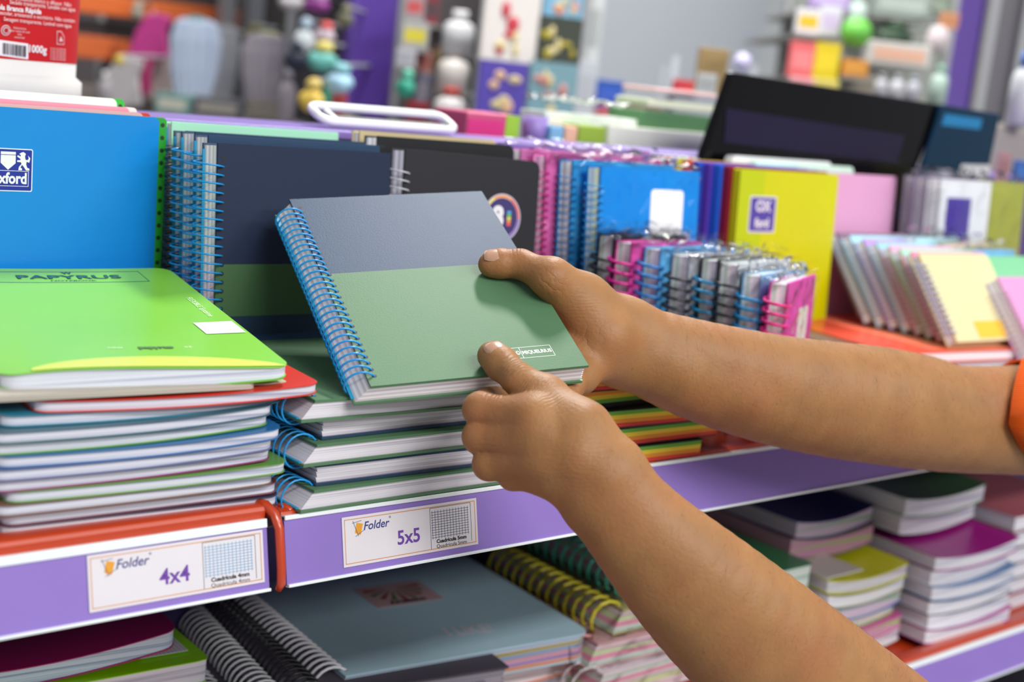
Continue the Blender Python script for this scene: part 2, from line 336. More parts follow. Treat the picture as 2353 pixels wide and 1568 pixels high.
# ---------------------------------------------------------------- the notebook held in the hands
BX, BY, BZ = Vector((.9454, -.3072, .1089)), Vector((.2336, .8716, .4309)), Vector((-.2273, -.382, .8958))
BW, BH, BT = .136, .193, .0135
BO = Vector((.0371, -.0170, .0753))-BZ*BT
BM = frame(BO, BX, BY, BZ)
def held_logo(root, w, h, t):
    Wm = mat('#e8eee8', .5); x0, x1, y0, y1, z = w*.675, w*.875, h*.062, h*.115, t+.00003; l = .0003
    b = MB()
    for q in ((x0, x1, y0, y0+l), (x0, x1, y1-l, y1), (x0, x0+l, y0, y1), (x1-l, x1, y0, y1), (x0+(x1-x0)*.24, x0+(x1-x0)*.24+l, y0, y1)): b.box(*q, z, z+.00006)
    b.build('logo_frame', Wm, root)
    text('MIQUELRIUS', .0043, Wm, root, Matrix.Translation((x0+(x1-x0)*.62, (y0+y1)/2, z)), 'logo_word', offset=.0001, sx=.80)
    text('M®', .0046, Wm, root, Matrix.Translation((x0+(x1-x0)*.125, (y0+y1)/2, z)), 'logo_mark', offset=.0001, sx=.75)
ST = [(0, .56, GREEN), (.56, 1, NAVY)]
SIG = [('#d9d0d6', '#c6bcc4'), ('#f2eef0', '#e2dde2'), ('#d9d0d6', '#c6bcc4'), ('#f2eef0', '#e2dde2'), ('#d9d0d6', '#c6bcc4'), ('#f2eef0', '#e2dde2'), ('#d9d0d6', '#c6bcc4')]
spiral_notebook('navy and green spiral notebook held in both hands', BM, BW, BH, BT, GREEN, BLUEW, rc=.0096, stripes=ST, shear=.0085, extra=held_logo, pages=SIG, back=GREEN)

# ---------------------------------------------------------------- stack under it
def flat(px, py, z, yaw): p = at(px, py, 2, z); return T(p.x, p.y, z, yaw)
PG = [('#dcd8e0', '#b9b5c0')]*3
zz = 0.0; TH = .0131
lab = ['green-covered spiral notebook, bottom of the stack under the held notebook', 'navy-topped notebook, second from bottom of the blue-wire stack',
       'green spiral notebook in the middle of the blue-wire stack', 'navy-topped notebook just below the stack\'s top notebook', 'green and navy spiral notebook lying on top of the blue-wire stack']
XS = [.0145, .016, .0155, .0195, .0115]; YS = [-.0035, .002, -.001, .005, -.001]; YW = [.6, -.6, .4, 1.2, -.8]
for i in range(5):
    flip = i in (1, 3); M = T(XS[i], YS[i], i*TH)
    if flip:
        M = M @ Matrix.Rotation(math.radians(YW[i]), 4, 'Z') @ T(.152, .205, 0, 180)
        spiral_notebook(lab[i], M, .150, .205, TH-.0004, NAVY, BLUEW, rc=.0088, shear=.003, pages=[('#dcd8e0', '#a9a0b0')]*3, back=NAVY, group='notebooks in the blue-wire stack', divider=None)
    else:
        M = M @ Matrix.Rotation(math.radians(YW[i]), 4, 'Z')
        spiral_notebook(lab[i], M, .152, .205, TH-.0004, GREEN, BLUEW, rc=.0105, shear=.008, pages=PG, back=GREEN,
                        stripes=[(0, .72, GREEN), (.72, 1, NAVY)] if i == 4 else None, group='notebooks in the blue-wire stack')

# ---------------------------------------------------------------- stapled notebooks stack at left
PX = [('#b9c6d8')]
papy = ['#d8a06a', '#7fc63a', '#3b4f9c', '#86b84a', '#a83a8e', '#c06a3a', '#7a86c0', '#6fae2e', '#2f8fb0', '#35748c', '#c9443a', '#d7d0c0']
names = ['orange-backed stapled notebook at the bottom of the tall left stack', 'white-paged notebook with dark red cover, second from bottom of left stack', 'notebook with brown cover edge third from bottom of left stack',
         'stapled notebook with lime cover sticking out right of left stack', 'stapled notebook with magenta cover edge in the left stack', 'stapled notebook with thin blue cover edge in the left stack',
         'stapled notebook with bright blue corner in the left stack', 'stapled notebook with lime edge in the middle of left stack', 'stapled notebook with thin dark teal edge in left stack',
         'stapled notebook with teal cover, two below the red one', 'red stapled notebook sticking out under the bright green one']
cols = ['#3f3a50', '#7a4450', '#7a5a48', '#6a9a48', '#8a2a66', '#666e98', '#2a6ca8', '#5f9f34', '#3a6474', '#2a86a0', '#d43a2c']
ends = [636, 638, 622, 643, 618, 617, 628, 615, 620, 648, 706]
base = .003; step = .0062
for i in range(11):
    z = base+i*step; xr = at(ends[i], 1130-21*i, 1, .012).x; w = .158
    yaw = random.uniform(-1.5, 1.5)-2 if i < 9 else (-3 if i == 9 else -7)
    x0 = xr-w; M = T(x0, .010+random.uniform(-.002, .003)+(.006 if i > 8 else 0), z, yaw)
    bend = (lambda k: (lambda x, y: (.010*k*(max(0, x)/.158)**3 - .0022*k*math.sin(math.pi*x/.158))))(min(1, i/6.0)*.42)
    soft_notebook(names[i], M, w, .208, step-.0003, cols[i], bend=bend, group='stapled notebooks in the left stack', r=.008, page='#d5d6e2', line='#9da2b8', ct=.0005)
o2 = thing('stapled_notebook', 'beige notebook with small tabs peeking below the bright green one', 'notebook', T(-.172, .016, base+11*step+.001, -4), 'stapled notebooks in the left stack')
b = MB(); b.prism(rrect(0, .150, 0, .205, .006), 0, .0035); b.build('pages', paper_mat('#b9b2a6', '#8d877e', 1200), o2)
b = MB(); b.prism(rrect(.149, .158, .02, .05, .003), .001, .0025); b.prism(rrect(.12, .172, .006, .03, .003), .0005, .0015); b.build('tab', mat('#b7b090', .5), o2)
PA = [Vector(v).normalized() for v in ((.987, -.155, .04), (.151, .985, .087), (-.053, -.08, .995))]
def papyrus(root, w, h, t):
    K = mat('#1f5a56', .4); Wt = mat('#dff2cf', .5)
    S = lambda x, y: pb(x, y)+pbul(x, y)+t+.0003
    def put(s, x, y, size, m, rot=0, **k):
        o = text(s, size, m, root, Matrix.Translation((x, y, S(x, y))) @ Matrix.Rotation(math.radians(rot), 4, 'Z'), **k)
        mm = o.matrix_basis.copy()
        for v in o.data.vertices: c = mm @ v.co; v.co = (c.x, c.y, S(c.x, c.y)+.00015+max(0, v.co.z))
        o.matrix_local = Matrix.Identity(4); return o
    put('PAPYRUS', w*.545, h*.900, .0108, K, name='title_word', offset=.0002, sx=1.5)
    put('NOTEBOOK', w*.55, h*.862, .0032, K, name='subtitle_word', sx=1.6)
    b = MB(); l = .0003; x0, x1, y0, y1 = w*.235, w*.855, h*.845, h*.962
    for q in ((x0, x1, y0, y0+l*2), (x0, x1, y1-l*2, y1), (x0, x0+l, y0, y1), (x1-l, x1, y0, y1)):
        n = 8; xs = np.linspace(q[0], q[1], n+1)
        for i in range(n):
            a, c = xs[i], xs[i+1]; b.add([(a, q[2], S(a, q[2])), (c, q[2], S(c, q[2])), (c, q[3], S(c, q[3])), (a, q[3], S(a, q[3]))], [(0, 1, 2, 3)])
    b.build('title_frame', K, root)
    put('W', w*.55, h*.945, .006, K, name='emblem', offset=.0002)
    x, y = w*.905, h*.325
    b = MB(); b.add([(a, c, S(a, c)+.0001) for a, c in ((w*.83, h*.30), (w*.985, h*.30), (w*.985, h*.41), (w*.83, h*.41))], [(0, 1, 2, 3)]); b.build('price_sticker', mat('#e6ecea', .4), root)
    put('FLEXIBLE Système', w*.93, h*.56, .0055, Wt, rot=-90, name='side_print')
    put('papyrus', w*.585, h*.185, .0062, mat('#3d6b35', .5), name='maker_word', offset=.0004); put('new', w*.44, h*.185, .005, Wt, name='maker_word'); put('.cz', w*.70, h*.185, .005, Wt, name='maker_word')
    n = 26; b = MB(); vs = []
    for i in range(n+1):
        x = w*(.10+.88*i/n); u = (i/n); yy = .0008 if x > .01 else .004; y2 = yy+h*.095*math.sin(math.pi*min(1, u*.98+.02))**.6
        vs += [(x, yy, S(x, yy)+.00015), (x, y2, S(x, y2)+.00015)]
    b.add(vs, [(2*i, 2*i+2, 2*i+3, 2*i+1) for i in range(n)]); b.build('yellow_band', mat('#d2e25a', .35), root, smooth=True)
def pb(x, y): return .010*(max(0, .155-x)/.155)**2*.35 - .006*math.sin(math.pi*min(1, max(0, x/.155)))*(1-min(1, y/.21))*.3
def pbul(x, y): return .0055*math.sin(math.pi*min(1, max(0, x/.155))**.7)*max(0, 1-y/.12)**1.5
PO = Vector((-.157, .025, .074))-PA[2]*.0025
soft_notebook('bright green stapled notebook lettered PAPYRUS on top of the left stack', frame(PO, *PA), .155, .21, .0072, '#86cf45', bend=pb, bulge=pbul, r=.010, extra=papyrus, page='#dfe3ee', line='#b6bccf', group=None, back='#6bb030')

# ---------------------------------------------------------------- upright notebooks at the back of the upper shelf
def upright(x, y, ztop, H, lean=6, yaw=0, roll=0):       # local x along shelf, y up, z towards the shopper
    a = math.radians(lean); X = Vector((math.cos(math.radians(yaw)), math.sin(math.radians(yaw)), math.sin(math.radians(roll)))).normalized()
    Yv = Vector((0, math.sin(a), math.cos(a))); Yv = (Yv-X*Yv.dot(X)).normalized(); Zv = X.cross(Yv)
    o = Vector((x, y, ztop))-Yv*H; return frame(o, X, Yv, Zv)
# blue cover notebook and the ones behind it (their wire at the left end is out of frame)
def oxford(root, w, h, t):
    B = mat('#1d2f9a', .35); Wt = mat('#eef1f4', .4); z = t+.0001
    cx = w-.0932
    y1 = h-.0255; sz = .027
    k = sz/.038; x0 = cx-sz*.98; y0 = y1-sz; e = z+.0002
    b = MB(); b.prism(rrect(x0, cx, y0, y1, .0012), z-.0001, z+.0001); b.build('badge_rim', Wt, root)
    b = MB(); b.prism(rrect(x0+.0006, cx-.0006, y0+.0006, y1-.0006, .0008), z, z+.00018); b.build('badge_field', B, root)
    b = MB(); a1, a2, a3, a4, a5 = x0+.008*k, x0+.0215*k, y1-.003*k, y1-.006*k, y1-.013*k; b.box(a1, a2, a4+.0004, a3, e, e+.00005); b.add([(a1, a4, e), (a2, a4, e), (a2, a5, e), ((a1+a2)/2, y1-.019*k, e), (a1, a5, e)], [(0, 4, 3, 2, 1)])
    b.build('shield', Wt, root)
    b = MB(); l = .0003
    for q in ((x0+.002*k, cx-.0035*k, y0+.0045*k, y0+.0045*k+l), (x0+.002*k, cx-.0035*k, y0+.018*k, y0+.018*k+l), (cx-.0035*k-l, cx-.0035*k, y0+.0045*k, y0+.018*k)): b.box(*q, e, e+.00005)
    b.build('badge_line', Wt, root)
    text('xford', .0135*k, Wt, root, Matrix.Translation((cx-.005*k, y0+.0112*k, e)), 'badge_word', offset=.0003, align='RIGHT', sx=.85)
    lx, ly, s_ = cx-.0150*k, y1-.0190*k, .0155*k
    L = [(.15, 0), (.42, 0), (.42, .1), (.3, .15), (.42, .32), (.55, .2), (.72, 0), (.98, 0), (.95, .12), (.8, .15), (.72, .35), (.75, .5), (.95, .45), (1.02, .7), (.85, .85), (.9, .68), (.8, .58), (.66, .62), (.62, .8), (.68, .95), (.5, 1.05), (.32, 1), (.2, .93), (.32, .86), (.3, .78), (.1, .86), (.04, .78), (.28, .66), (.3, .58), (.05, .56), (.06, .47), (.34, .46), (.38, .36), (.2, .2)]
    b = MB(); b.add([(lx+a*s_*.8, ly+c*s_, e) for a, c in L], [tuple(range(len(L)))]); b.build('lion_emblem', Wt, root)
def strip_holes(root, w, h, t, c='#1c8a2a'):
    pass
def punched(label, M, w, h, t, cover, edge, group=None, extra=None, rimw=.006):
    r = thing('punched_notebook', label, 'notebook', M, group)
    b = MB(); b.prism(rrect(0, w-rimw, 0, h, .004, corners=(0, 0, 1, 0)), t-.0008, t); b.build('front_cover', mat(cover, .25, .5, .15, 60), r)
    b = MB(); b.prism(rrect(0, w, 0, h, .003), t-.0022, t-.0009); b.build('edge_strip', mat(edge, .4), r)
    b = MB(); b.prism(rrect(0, w-.001, 0, h-.001, .003), .0008, t-.0023); b.build('pages', paper_mat('#f0f0f2', '#cfd3d8', 900), r)
    b = MB(); b.prism(rrect(0, w, 0, h, .003), 0, .0007); b.build('back_cover', mat(edge, .4), r)
    b = MB()
    for i in range(int(h/.0085)):
        y = .006+i*.0085; b.prism([(w-rimw*.5+.0016*math.cos(a), y+.0016*math.sin(a)) for a in [math.pi*k/4 for k in range(8)]], t-.0009, t-.0008)
    b.build('punched_holes', mat('#10331a', .6), r)
    if extra: extra(r, w, h, t)
    return r
xr = at(362, 280, 1, .255).x
punched('blue notebook with green punched edge and a lion badge, front upright at left', upright(xr-.16, .250, .1985, .197, 3, 0), .160, .198, .009, '#1489dc', '#27a02f', extra=oxford, group='upright notebooks at left')
punched('white notebook with red corner behind the blue upright one', upright(xr-.162, .2585, .2010, .198, 3, 2), .158, .198, .007, '#e8b7c0', '#dd3d2c', group='upright notebooks at left')
punched('pink-edged upright notebook between the red-cornered and green-cornered ones', upright(xr-.168, .266, .2035, .198, 3, 2), .158, .198, .006, '#e7a0b6', '#f2f2f2', group='upright notebooks at left')
punched('white notebook with green corner, rearmost upright at left', upright(xr-.17, .2755, .2085, .198, 3, 0), .152, .198, .007, '#e9f3ea', '#36b53a', group='upright notebooks at left')

# navy uprights
xn = at(470, 328, 1, .195).x
def up_nb(label, x, y, zt, yaw=0, **k):
    H = k.pop('H', .192); w = k.pop('w', .139)
    return spiral_notebook(label, upright(x, y, zt, H, k.pop('lean', 6), yaw, k.pop('roll', 0)), w, H, k.pop('t', .0125), k.pop('cover', NAVY), k.pop('coil', BLUEW), **k)
UST = [(0, .335, NAVY), (.335, .46, GREEN), (.46, 1, NAVY)]
UST = [(0, .41, '#2b4057'), (.41, .59, '#486b48'), (.59, 1, '#242f48')]
up_nb('navy upright notebook with green band behind the held notebook', xn, .19, .189, stripes=UST, rc=.0098, shear=.0045, pages=SIG, group='navy upright notebooks with blue wire')
up_nb('navy upright notebook, second of the blue-wire uprights', xn+.003, .208, .1925, rc=.0098, shear=.004, pages=SIG, back=NAVY, group='navy upright notebooks with blue wire')
up_nb('navy upright notebook, third of the blue-wire uprights', xn+.002, .224, .193, rc=.0098, shear=.004, pages=SIG, group='navy upright notebooks with blue wire')
up_nb('navy notebook with black wire against the back panel', xn+.004, .24, .192, rc=.009, coil='#1d2430', shear=.003, group='navy upright notebooks with blue wire')
up_nb('mint green notebook, rearmost upright behind the navy ones', xn+.008, .262, .1965, cover='#a9e6c8', t=.006, coil='#5d6f80', rc=.006, shear=.002, H=.195, holes=False)
# black notebook with round sticker
def pride(root, w, h, t):
    cx, cy, R = w*.725, h*.765, .0185; z = t+.0001; seg = 48
    b = MB(); b.prism([(cx+R*math.cos(2*math.pi*i/seg), cy+R*math.sin(2*math.pi*i/seg)) for i in range(seg)], z-.0001, z+.0001); b.build('sticker_base', mat('#cfc6d8', .3), root)
    cs = ['#e8584e', '#f09a4a', '#e9d95a', '#6cc46a', '#5aa6dc', '#8a6ac0']; b = MB()
    for k in range(6):
        for j in range(8):
            a0 = 2*math.pi*(k*8+j)/48; a1 = a0+2*math.pi/48
            b.add([(cx+r_*math.cos(a), cy+r_*math.sin(a), z+.00016) for r_, a in ((R*.84, a0), (R*.94, a0), (R*.94, a1), (R*.84, a1))], [(0, 1, 2, 3)], k)
    b.build('rainbow_ring', [mat(c, .4) for c in cs], root)
    b = MB(); b.prism([(cx+R*.82*math.cos(2*math.pi*i/seg), cy+R*.82*math.sin(2*math.pi*i/seg)) for i in range(seg)], z, z+.0002); b.build('sticker_disc', mat('#3d3470', .4), root)
    text('8', .021, mat('#eceaf2', .4), root, Matrix.Translation((cx-.004, cy, z+.00022)), 'sticker_number', offset=.0012)
    b = MB()
    for k, c in enumerate(cs[:5]): b.box(cx+.005, cx+.009, cy-.006+k*.0024, cy-.004+k*.0024, z+.00021, z+.00026, k)
    b.build('sticker_bars', [mat(c, .4) for c in cs], root)
xb_ = at(890, 335, 1, .205).x
RAIN = [('#e8483a', '#cc3438'), ('#f39a30', '#e0822a'), ('#f6da3c', '#e4c02c'), ('#70b83c', '#58a030'), ('#23262c', '#111318')]
up_nb('black upright notebook with a round rainbow sticker bearing an 8', xb_+.006, .20, .192, yaw=-3, roll=-1.5, w=.128, H=.194, cover='#2d2e33', coil='#c9ccd4', rc=.0075, t=.0105, cr=.007, extra=pride, shear=.006, pages=[('#c9c8d6', '#8f8fa0')]*3, divider=None, pitch=.0062)
up_nb('black upright notebook behind the one with the round sticker', xb_-.004, .222, .1985, w=.130, H=.196, cover='#232428', coil='#e6e8ee', rc=.0075, t=.0105, cr=.006, shear=.005, pages=[('#eef0f4', '#b8bcc8')]*2, divider=None, yaw=-2)
up_nb('cream-edged notebook leaning behind the black notebooks', xb_-.006, .24, .2005, w=.13, H=.198, cover='#c8b890', coil='#c8ccd2', rc=.006, t=.008, cr=.004, shear=.002, divider=None, yaw=-2)

# rainbow edged notebooks lying in front
rb = [('black notebook with rainbow page edges, bottom of that stack', 1566, 1018, .0), ('rainbow-edged notebook, second from bottom, longer than the bottom one', 1603, 975, 0), ('rainbow-edged notebook in the middle of its stack, jutting right', 1640, 948, 0),
      ('rainbow-edged notebook with green edge downwards, second from top', 1560, 905, 0), ('rainbow-edged notebook on top of its stack under the forearm', 1560, 868, 0)]
for i, (l, px, py, _) in enumerate(rb):
    z = -.0015+i*.0134; p = at(px, py+12, 2, z); X1 = [.352, .372, .395, .375, .378][i]; Y0 = [-.001, -.0005, .0, .004, .002][i]
    pg = RAIN if i != 3 else RAIN[::-1]
    soft = spiral_notebook(l, T(X1-.148, Y0+.006, z+.0001, [-2, -1, -3, 2, -2][i]), .148, .205, .0131, '#1a1d22', '#c9ccd4', rc=.007, shear=.002, pages=pg[:4], group='rainbow-edged notebooks', fine=False, divider=None, ct=.0007, holes=False, inset=.0005)

# ---------------------------------------------------------------- wrapped notebooks
def wrap_label(root, w, h, t, c='#f2f3f6'):
    b = MB(); b.prism(rrect(w*.50, w*.84, h*.66, h*.90, .004), t, t+.0003); b.build('white_sticker', mat(c, .4), root)
WB = at(1322, 385, 1, .18).x
up_nb('bright blue wrapped notebook with white square sticker, front of its row', WB+.008, .17, .19, w=.118, H=.165, t=.011, cover='#1189dd', coil='#2aa5e4', rc=.008, shear=.005, fine=False, wrapped=True, extra=wrap_label, group='film-wrapped notebooks behind the thumb', pages=[('#d6e4c8', '#a8bcd8')]*2)
up_nb('blue-spined wrapped notebook just behind the bright blue one', WB-.004, .19, .192, w=.118, H=.175, t=.011, cover='#2f9bd8', coil='#1b7ac6', rc=.008, shear=.005, fine=False, wrapped=True, group='film-wrapped notebooks behind the thumb')
up_nb('pink wrapped notebook second from rear beside black notebook', WB-.020, .205, .194, w=.135, H=.175, t=.011, cover='#e06ab4', coil='#d61f8c', rc=.008, shear=.005, fine=False, wrapped=True, group='film-wrapped notebooks behind the thumb', pages=[('#e9c6e0', '#c890c0')]*2)
up_nb('magenta wrapped notebook, rearmost, with pink wire', WB-.032, .222, .196, w=.14, H=.175, t=.011, cover='#d87fc0', coil='#b3156f', rc=.008, shear=.005, fine=False, wrapped=True, group='film-wrapped notebooks behind the thumb')
sp = [(1385, 545, '#23262c', '#2d3038', 0.150, 4, 'black-wired small wrapped notebook, first at left of the front row'), (1425, 560, '#e455b0', '#e0209a', 0.135, 5, 'pink small wrapped notebook with pink wire, second in the front row'),
      (1490, 575, '#5fb0e8', '#1c83d2', 0.120, 7, 'light blue small wrapped notebook with blue wire, third in the front row'), (1555, 590, '#b8bcc4', '#30343c', 0.105, 8, 'grey small wrapped notebook with black wire, fourth in the front row'),
      (1620, 600, '#2b3440', '#1c9ad6', 0.090, 10, 'dark small wrapped notebook with turquoise wire, fifth in the front row'), (1665, 610, '#c7ccd2', '#2a2d34', 0.075, 12, 'grey small wrapped notebook with dark wire before the yellow one'),
      (1715, 635, '#8ec2ea', '#1a9ade', 0.058, 16, 'pale blue small wrapped notebook with bright blue wire'), (1775, 655, '#d84cae', '#ee2a8e', 0.036, 24, 'magenta small wrapped notebook, nearest of the front row, face turned right')]
for i, (px, py, c, w_, Y_, yaw, l) in enumerate(sp):
    p = at(px-4, py-8, 1, Y_); H = p.z+.001
    M = upright(p.x, Y_, p.z, H, 3, yaw)
    def stk(root, w, h, t): b = MB(); b.prism(rrect(w*.45, w*.8, h*.45, h*.8, .003), t, t+.0003); b.build('white_sticker', mat('#dfe8dc', .4), root)
    spiral_notebook(l, M, .092, H, .0145, c, w_, rc=.0105, pitch=.0078, rw=.0014, shear=.003, fine=False, wrapped=True, group='small wrapped notebooks in a row', extra=stk if i > 5 else None, pages=[('#e8e4ea', '#b9ccc4'), ('#ecd8e4', '#c0c4d8')], cr=.003)

# ---------------------------------------------------------------- yellow, pink and the book block behind them
def ox2(root, w, h, t):
    b = MB(); b.prism(rrect(w*.11, w*.37, h*.70, h*.875, .002), t, t+.0003, 0); b.prism(rrect(w*.12, w*.36, h*.707, h*.868, .002), t+.0003, t+.0004, 1)
    b.build('badge', [mat('#e6e3f0', .4), mat('#5344a8', .4)], root)
    text('OX', .014, mat('#e6e3f0', .4), root, Matrix.Translation((w*.24, h*.825, t+.0006)), 'badge_word', offset=.0006)
    text('ford', .012, mat('#e6e3f0', .4), root, Matrix.Translation((w*.24, h*.745, t+.0006)), 'badge_word', offset=.0005)
YX = at(1664, 390, 1, .215).x
block = [('#c8cc18', 'yellow notebook with white top edge, rearmost of the coloured block', .2560, -.046), ('#d84a2a', 'thin red-orange notebook spine in the coloured block', .2475, -.036), ('#1b57d0', 'royal blue notebook spine, left one in the coloured block', .2390, -.029), ('#5a3cb0', 'violet notebook spine between two blue ones', .2305, -.020), ('#1b62da', 'royal blue notebook spine, right one in the coloured block', .2220, -.013), ('#8e1230', 'dark red notebook directly behind the bright yellow one', .2135, -.006)]
for c, l, yy, dx in block:
    r = thing('upright_notebook', l, 'notebook', upright(YX+dx*.62, yy, .196, .196, 4, 0), 'coloured notebooks behind the yellow one')
    b = MB(); b.prism(rrect(0, .148, 0, .194, .003), .0078, .0085); b.prism(rrect(0, .148, 0, .194, .003), 0, .0007); b.box(0, .001, .001, .193, .0005, .0079); b.build('cover', mat(c, .35), r)
    b = MB(); b.prism(rrect(.001, .147, .001, .193, .003), .0008, .0077); b.build('pages', mat('#eef0e6', .6), r)
r = thing('upright_notebook', 'bright yellow-green upright notebook with violet badge', 'notebook', upright(YX, .204, .1925, .194, 4, 0))
b = MB(); b.prism(rrect(.0, .150, 0, .194, .004, corners=(0, 1, 1, 0)), .0078, .0085, 0); b.prism(rrect(0, .036, 0, .194, 0), .0085, .0087, 1); b.prism(rrect(0, .15, 0, .194, .003), 0, .0007, 0); b.box(0, .001, .001, .193, .0005, .0079, 0)
b.build('cover', [mat('#cfd400', .35), mat('#bed000', .35)], r); b = MB(); b.prism(rrect(.001, .149, .001, .193, .003), .0008, .0077); b.build('pages', mat('#eef0e6', .6), r); ox2(r, .15, .194, .0087)
PKX = at(2070, 402, 1, .215).x
r = thing('upright_notebook', 'plain pale pink upright notebook right of the yellow one', 'notebook', upright(PKX-.155, .228, .192, .195, 5, 0))
b = MB(); b.prism(rrect(0, .155, 0, .195, .003), .0078, .0085); b.prism(rrect(0, .155, 0, .195, .003), 0, .0007); b.build('cover', mat('#dda2ca', .4), r); b = MB(); b.prism(rrect(.001, .154, .001, .193, .003), .0008, .0077); b.build('pages', mat('#eef0e6', .6), r)
for k, (c, zt, dx, l) in enumerate((('#cfeede', .198, -.06, 'mint upright notebook behind the pale pink one'), ('#f2f2f6', .2005, -.08, 'white upright notebook behind the mint one'))):
    r = thing('upright_notebook', l, 'notebook', upright(PKX-.155+dx, .245+k*.014, zt, .195, 4, 0))
    b = MB(); b.prism(rrect(0, .16, 0, .195, .006), 0, .009); b.build('cover', mat(c, .4), r)

# pastel spiral row at right (leaning fan)
px_ = [(1905, 545, '#8a6f84', '#7f98ac'), (1935, 552, '#a8d4e6', '#7fb0cc'), (1965, 560, '#b496d0', '#9a80bc'), (1995, 568, '#9cc8d8', '#7aa8b8'), (2025, 576, '#d8a8c4', '#c088a4'), (2050, 583, '#a9d6c0', '#8abaa0'), (2075, 590, '#e090b0', '#7f96d0')]
cn = ['mauve', 'pale blue', 'lilac', 'aqua', 'rose', 'mint', 'pink']
for i, (px, py, c, w_) in enumerate(px_):
    Y_ = .206-i*.0142; p = at(px, py, 1, Y_)
    spiral_notebook('%s pastel spiral notebook, one of the row left of the cream one' % cn[i], upright(p.x, Y_, p.z, (p.z-.052)/math.cos(math.radians(38)), 38, -2), .125, (p.z-.052)/math.cos(math.radians(38)), .010, c, w_, rc=.0078, pitch=.0054, rw=.0007, fine=False, shear=.004, group='pastel spiral notebooks in a row', divider=None, cr=.004, pages=[('#e6eaf0', '#b8c4d4')]*2)
p = at(2092, 594, 1, .105)
def creamx(root, w, h, t): b = MB(); b.box(w*.35, w*.99, .003, h*.22, t, t+.0003); b.build('amber_panel', mat('#efc23c', .4), root)
spiral_notebook('cream yellow spiral notebook, front of the pastel row', upright(p.x, .105, p.z, (p.z-.052)/math.cos(math.radians(38)), 38, -3), .112, (p.z-.052)/math.cos(math.radians(38)), .010, '#ddd6a8', '#7f9ad0', rc=.0072, pitch=.0058, rw=.0007, fine=False, shear=.003, divider=None, cr=.004, extra=creamx)
p = at(2232, 602, 1, .11)
spiral_notebook('mint green notebook at the right edge behind the pink one', upright(p.x, .11, p.z, .125, 40, -3), .13, .125, .012, '#7fc496', '#7a8a80', rc=.008, fine=False, shear=.004, divider=None, cr=.005)
p = at(2262, 655, 1, .075)
spiral_notebook('pink leaning notebook at the right edge above the forearm', upright(p.x, .075, p.z, .12, 40, -3), .12, .12, .016, '#d89ccb', '#b8a0b8', rc=.010, fine=False, shear=.006, divider=None, cr=.003)
# red/orange book lying below
def redx(root, w, h, t):
    b = MB(); b.prism(rrect(w*.42, w*.9, .006, h*.5, .004), t, t+.0003, 0); b.prism(rrect(w*.3, w*.40, .01, h*.9, .002), t, t+.0003, 1); b.build('printed_shapes', [mat('#f3a07a', .4), mat('#f0785a', .4)], root)
soft_notebook('red and orange book lying under the pastel notebooks', T(.655, .045, .0405, -6), .20, .215, .010, '#e85640', r=.003, fine=False, extra=redx, page='#f0eef4', line='#cfd0e0')
for k in range(3): soft_notebook(['lowest', 'middle', 'upper'][k]+' book of the pile under the red and orange one', T(.655-.002*k, .047, .0002+.0133*k, -6), .195, .21, .013, ['#c04a3a', '#e0d8dc', '#d86a50'][k], r=.003, fine=False, group='books under the red and orange one')
# clear acrylic divider
r = thing('acrylic_divider', 'clear acrylic divider lying in the orange tray under the forearm', 'divider', T(.445, .010, -.001, 0))
b = MB(); b.box(0, .12, 0, .0015, 0, .012); b.box(0, .12, .02, .0215, 0, .010); b.box(0, .12, 0, .045, 0, .0014); b.box(.02, .0215, 0, .08, .0, .018); b.box(0, .012, .0, .12, .011, .0125)
b.build('clear_plate', film_mat(.15, .12, .05, 20, '#f2eaf8'), r)
# wrapped row at far right of upper shelf
far = [(2085, 400, .215, '#6a6270', '#8a8098', 'grey wrapped notebook, left end of far right row'), (2110, 403, .20, '#a58fb8', '#6f5a8a', 'lilac wrapped notebook in the far right row'), (2140, 408, .185, '#dfe3ea', '#8f98a0', 'white wrapped notebook with violet patch, far right row'), (2245, 412, .20, '#a3a94e', '#9aa0a8', 'olive wrapped notebook with pale print, far right row')]
for i, (px, py, Y_, c, w_, l) in enumerate(far):
    p = at(px, py, 1, Y_)
    def pat(root, w, h, t):
        if i == 2: b = MB(); b.box(w*.15, w*.62, h*.55, h*.9, t, t+.0003); b.build('violet_patch', mat('#4b3a9a', .4), root)
        if i == 3: b = MB(); b.box(w*.15, w*.7, h*.5, h*.6, t, t+.0003); b.build('pale_print', mat('#d0d4b0', .4), root)
    spiral_notebook(l, upright(p.x, Y_, .196, .19, 4, 0), .10 if i < 3 else .085, .19, .012, c, w_, rc=.008, fine=False, wrapped=True, group='wrapped notebooks at the far right', extra=pat, divider=None)
low = [(2080, 545, .17, '#bfe6ee', 'pale turquoise wrapped pad lying at the far right'), (2160, 560, .15, '#e8d8b0', 'cream wrapped pad standing at the far right'), (2215, 575, .13, '#7cc0ee', 'sky blue wrapped pad before the olive one'), (2180, 590, .14, '#3f8a5a', 'green wrapped pad before the white wrapped notebook')]
for i, (px, py, Y_, c, l) in enumerate(low):
    p = at(px, py, 1, Y_)
    spiral_notebook(l, upright(p.x, Y_, p.z, p.z-.0, 6, 4), .09, p.z-.0, .012, c, '#8a90a0', rc=.008, fine=False, wrapped=True, group='wrapped pads at the far right', divider=None)

# ---------------------------------------------------------------- lower shelf
LZ = -.2325
def stack_pages(l, M, w, h, t, top, edges, coil='#c9ccd2', **k): return spiral_notebook(l, M, w, h, t, top, coil, pages=edges, **k)
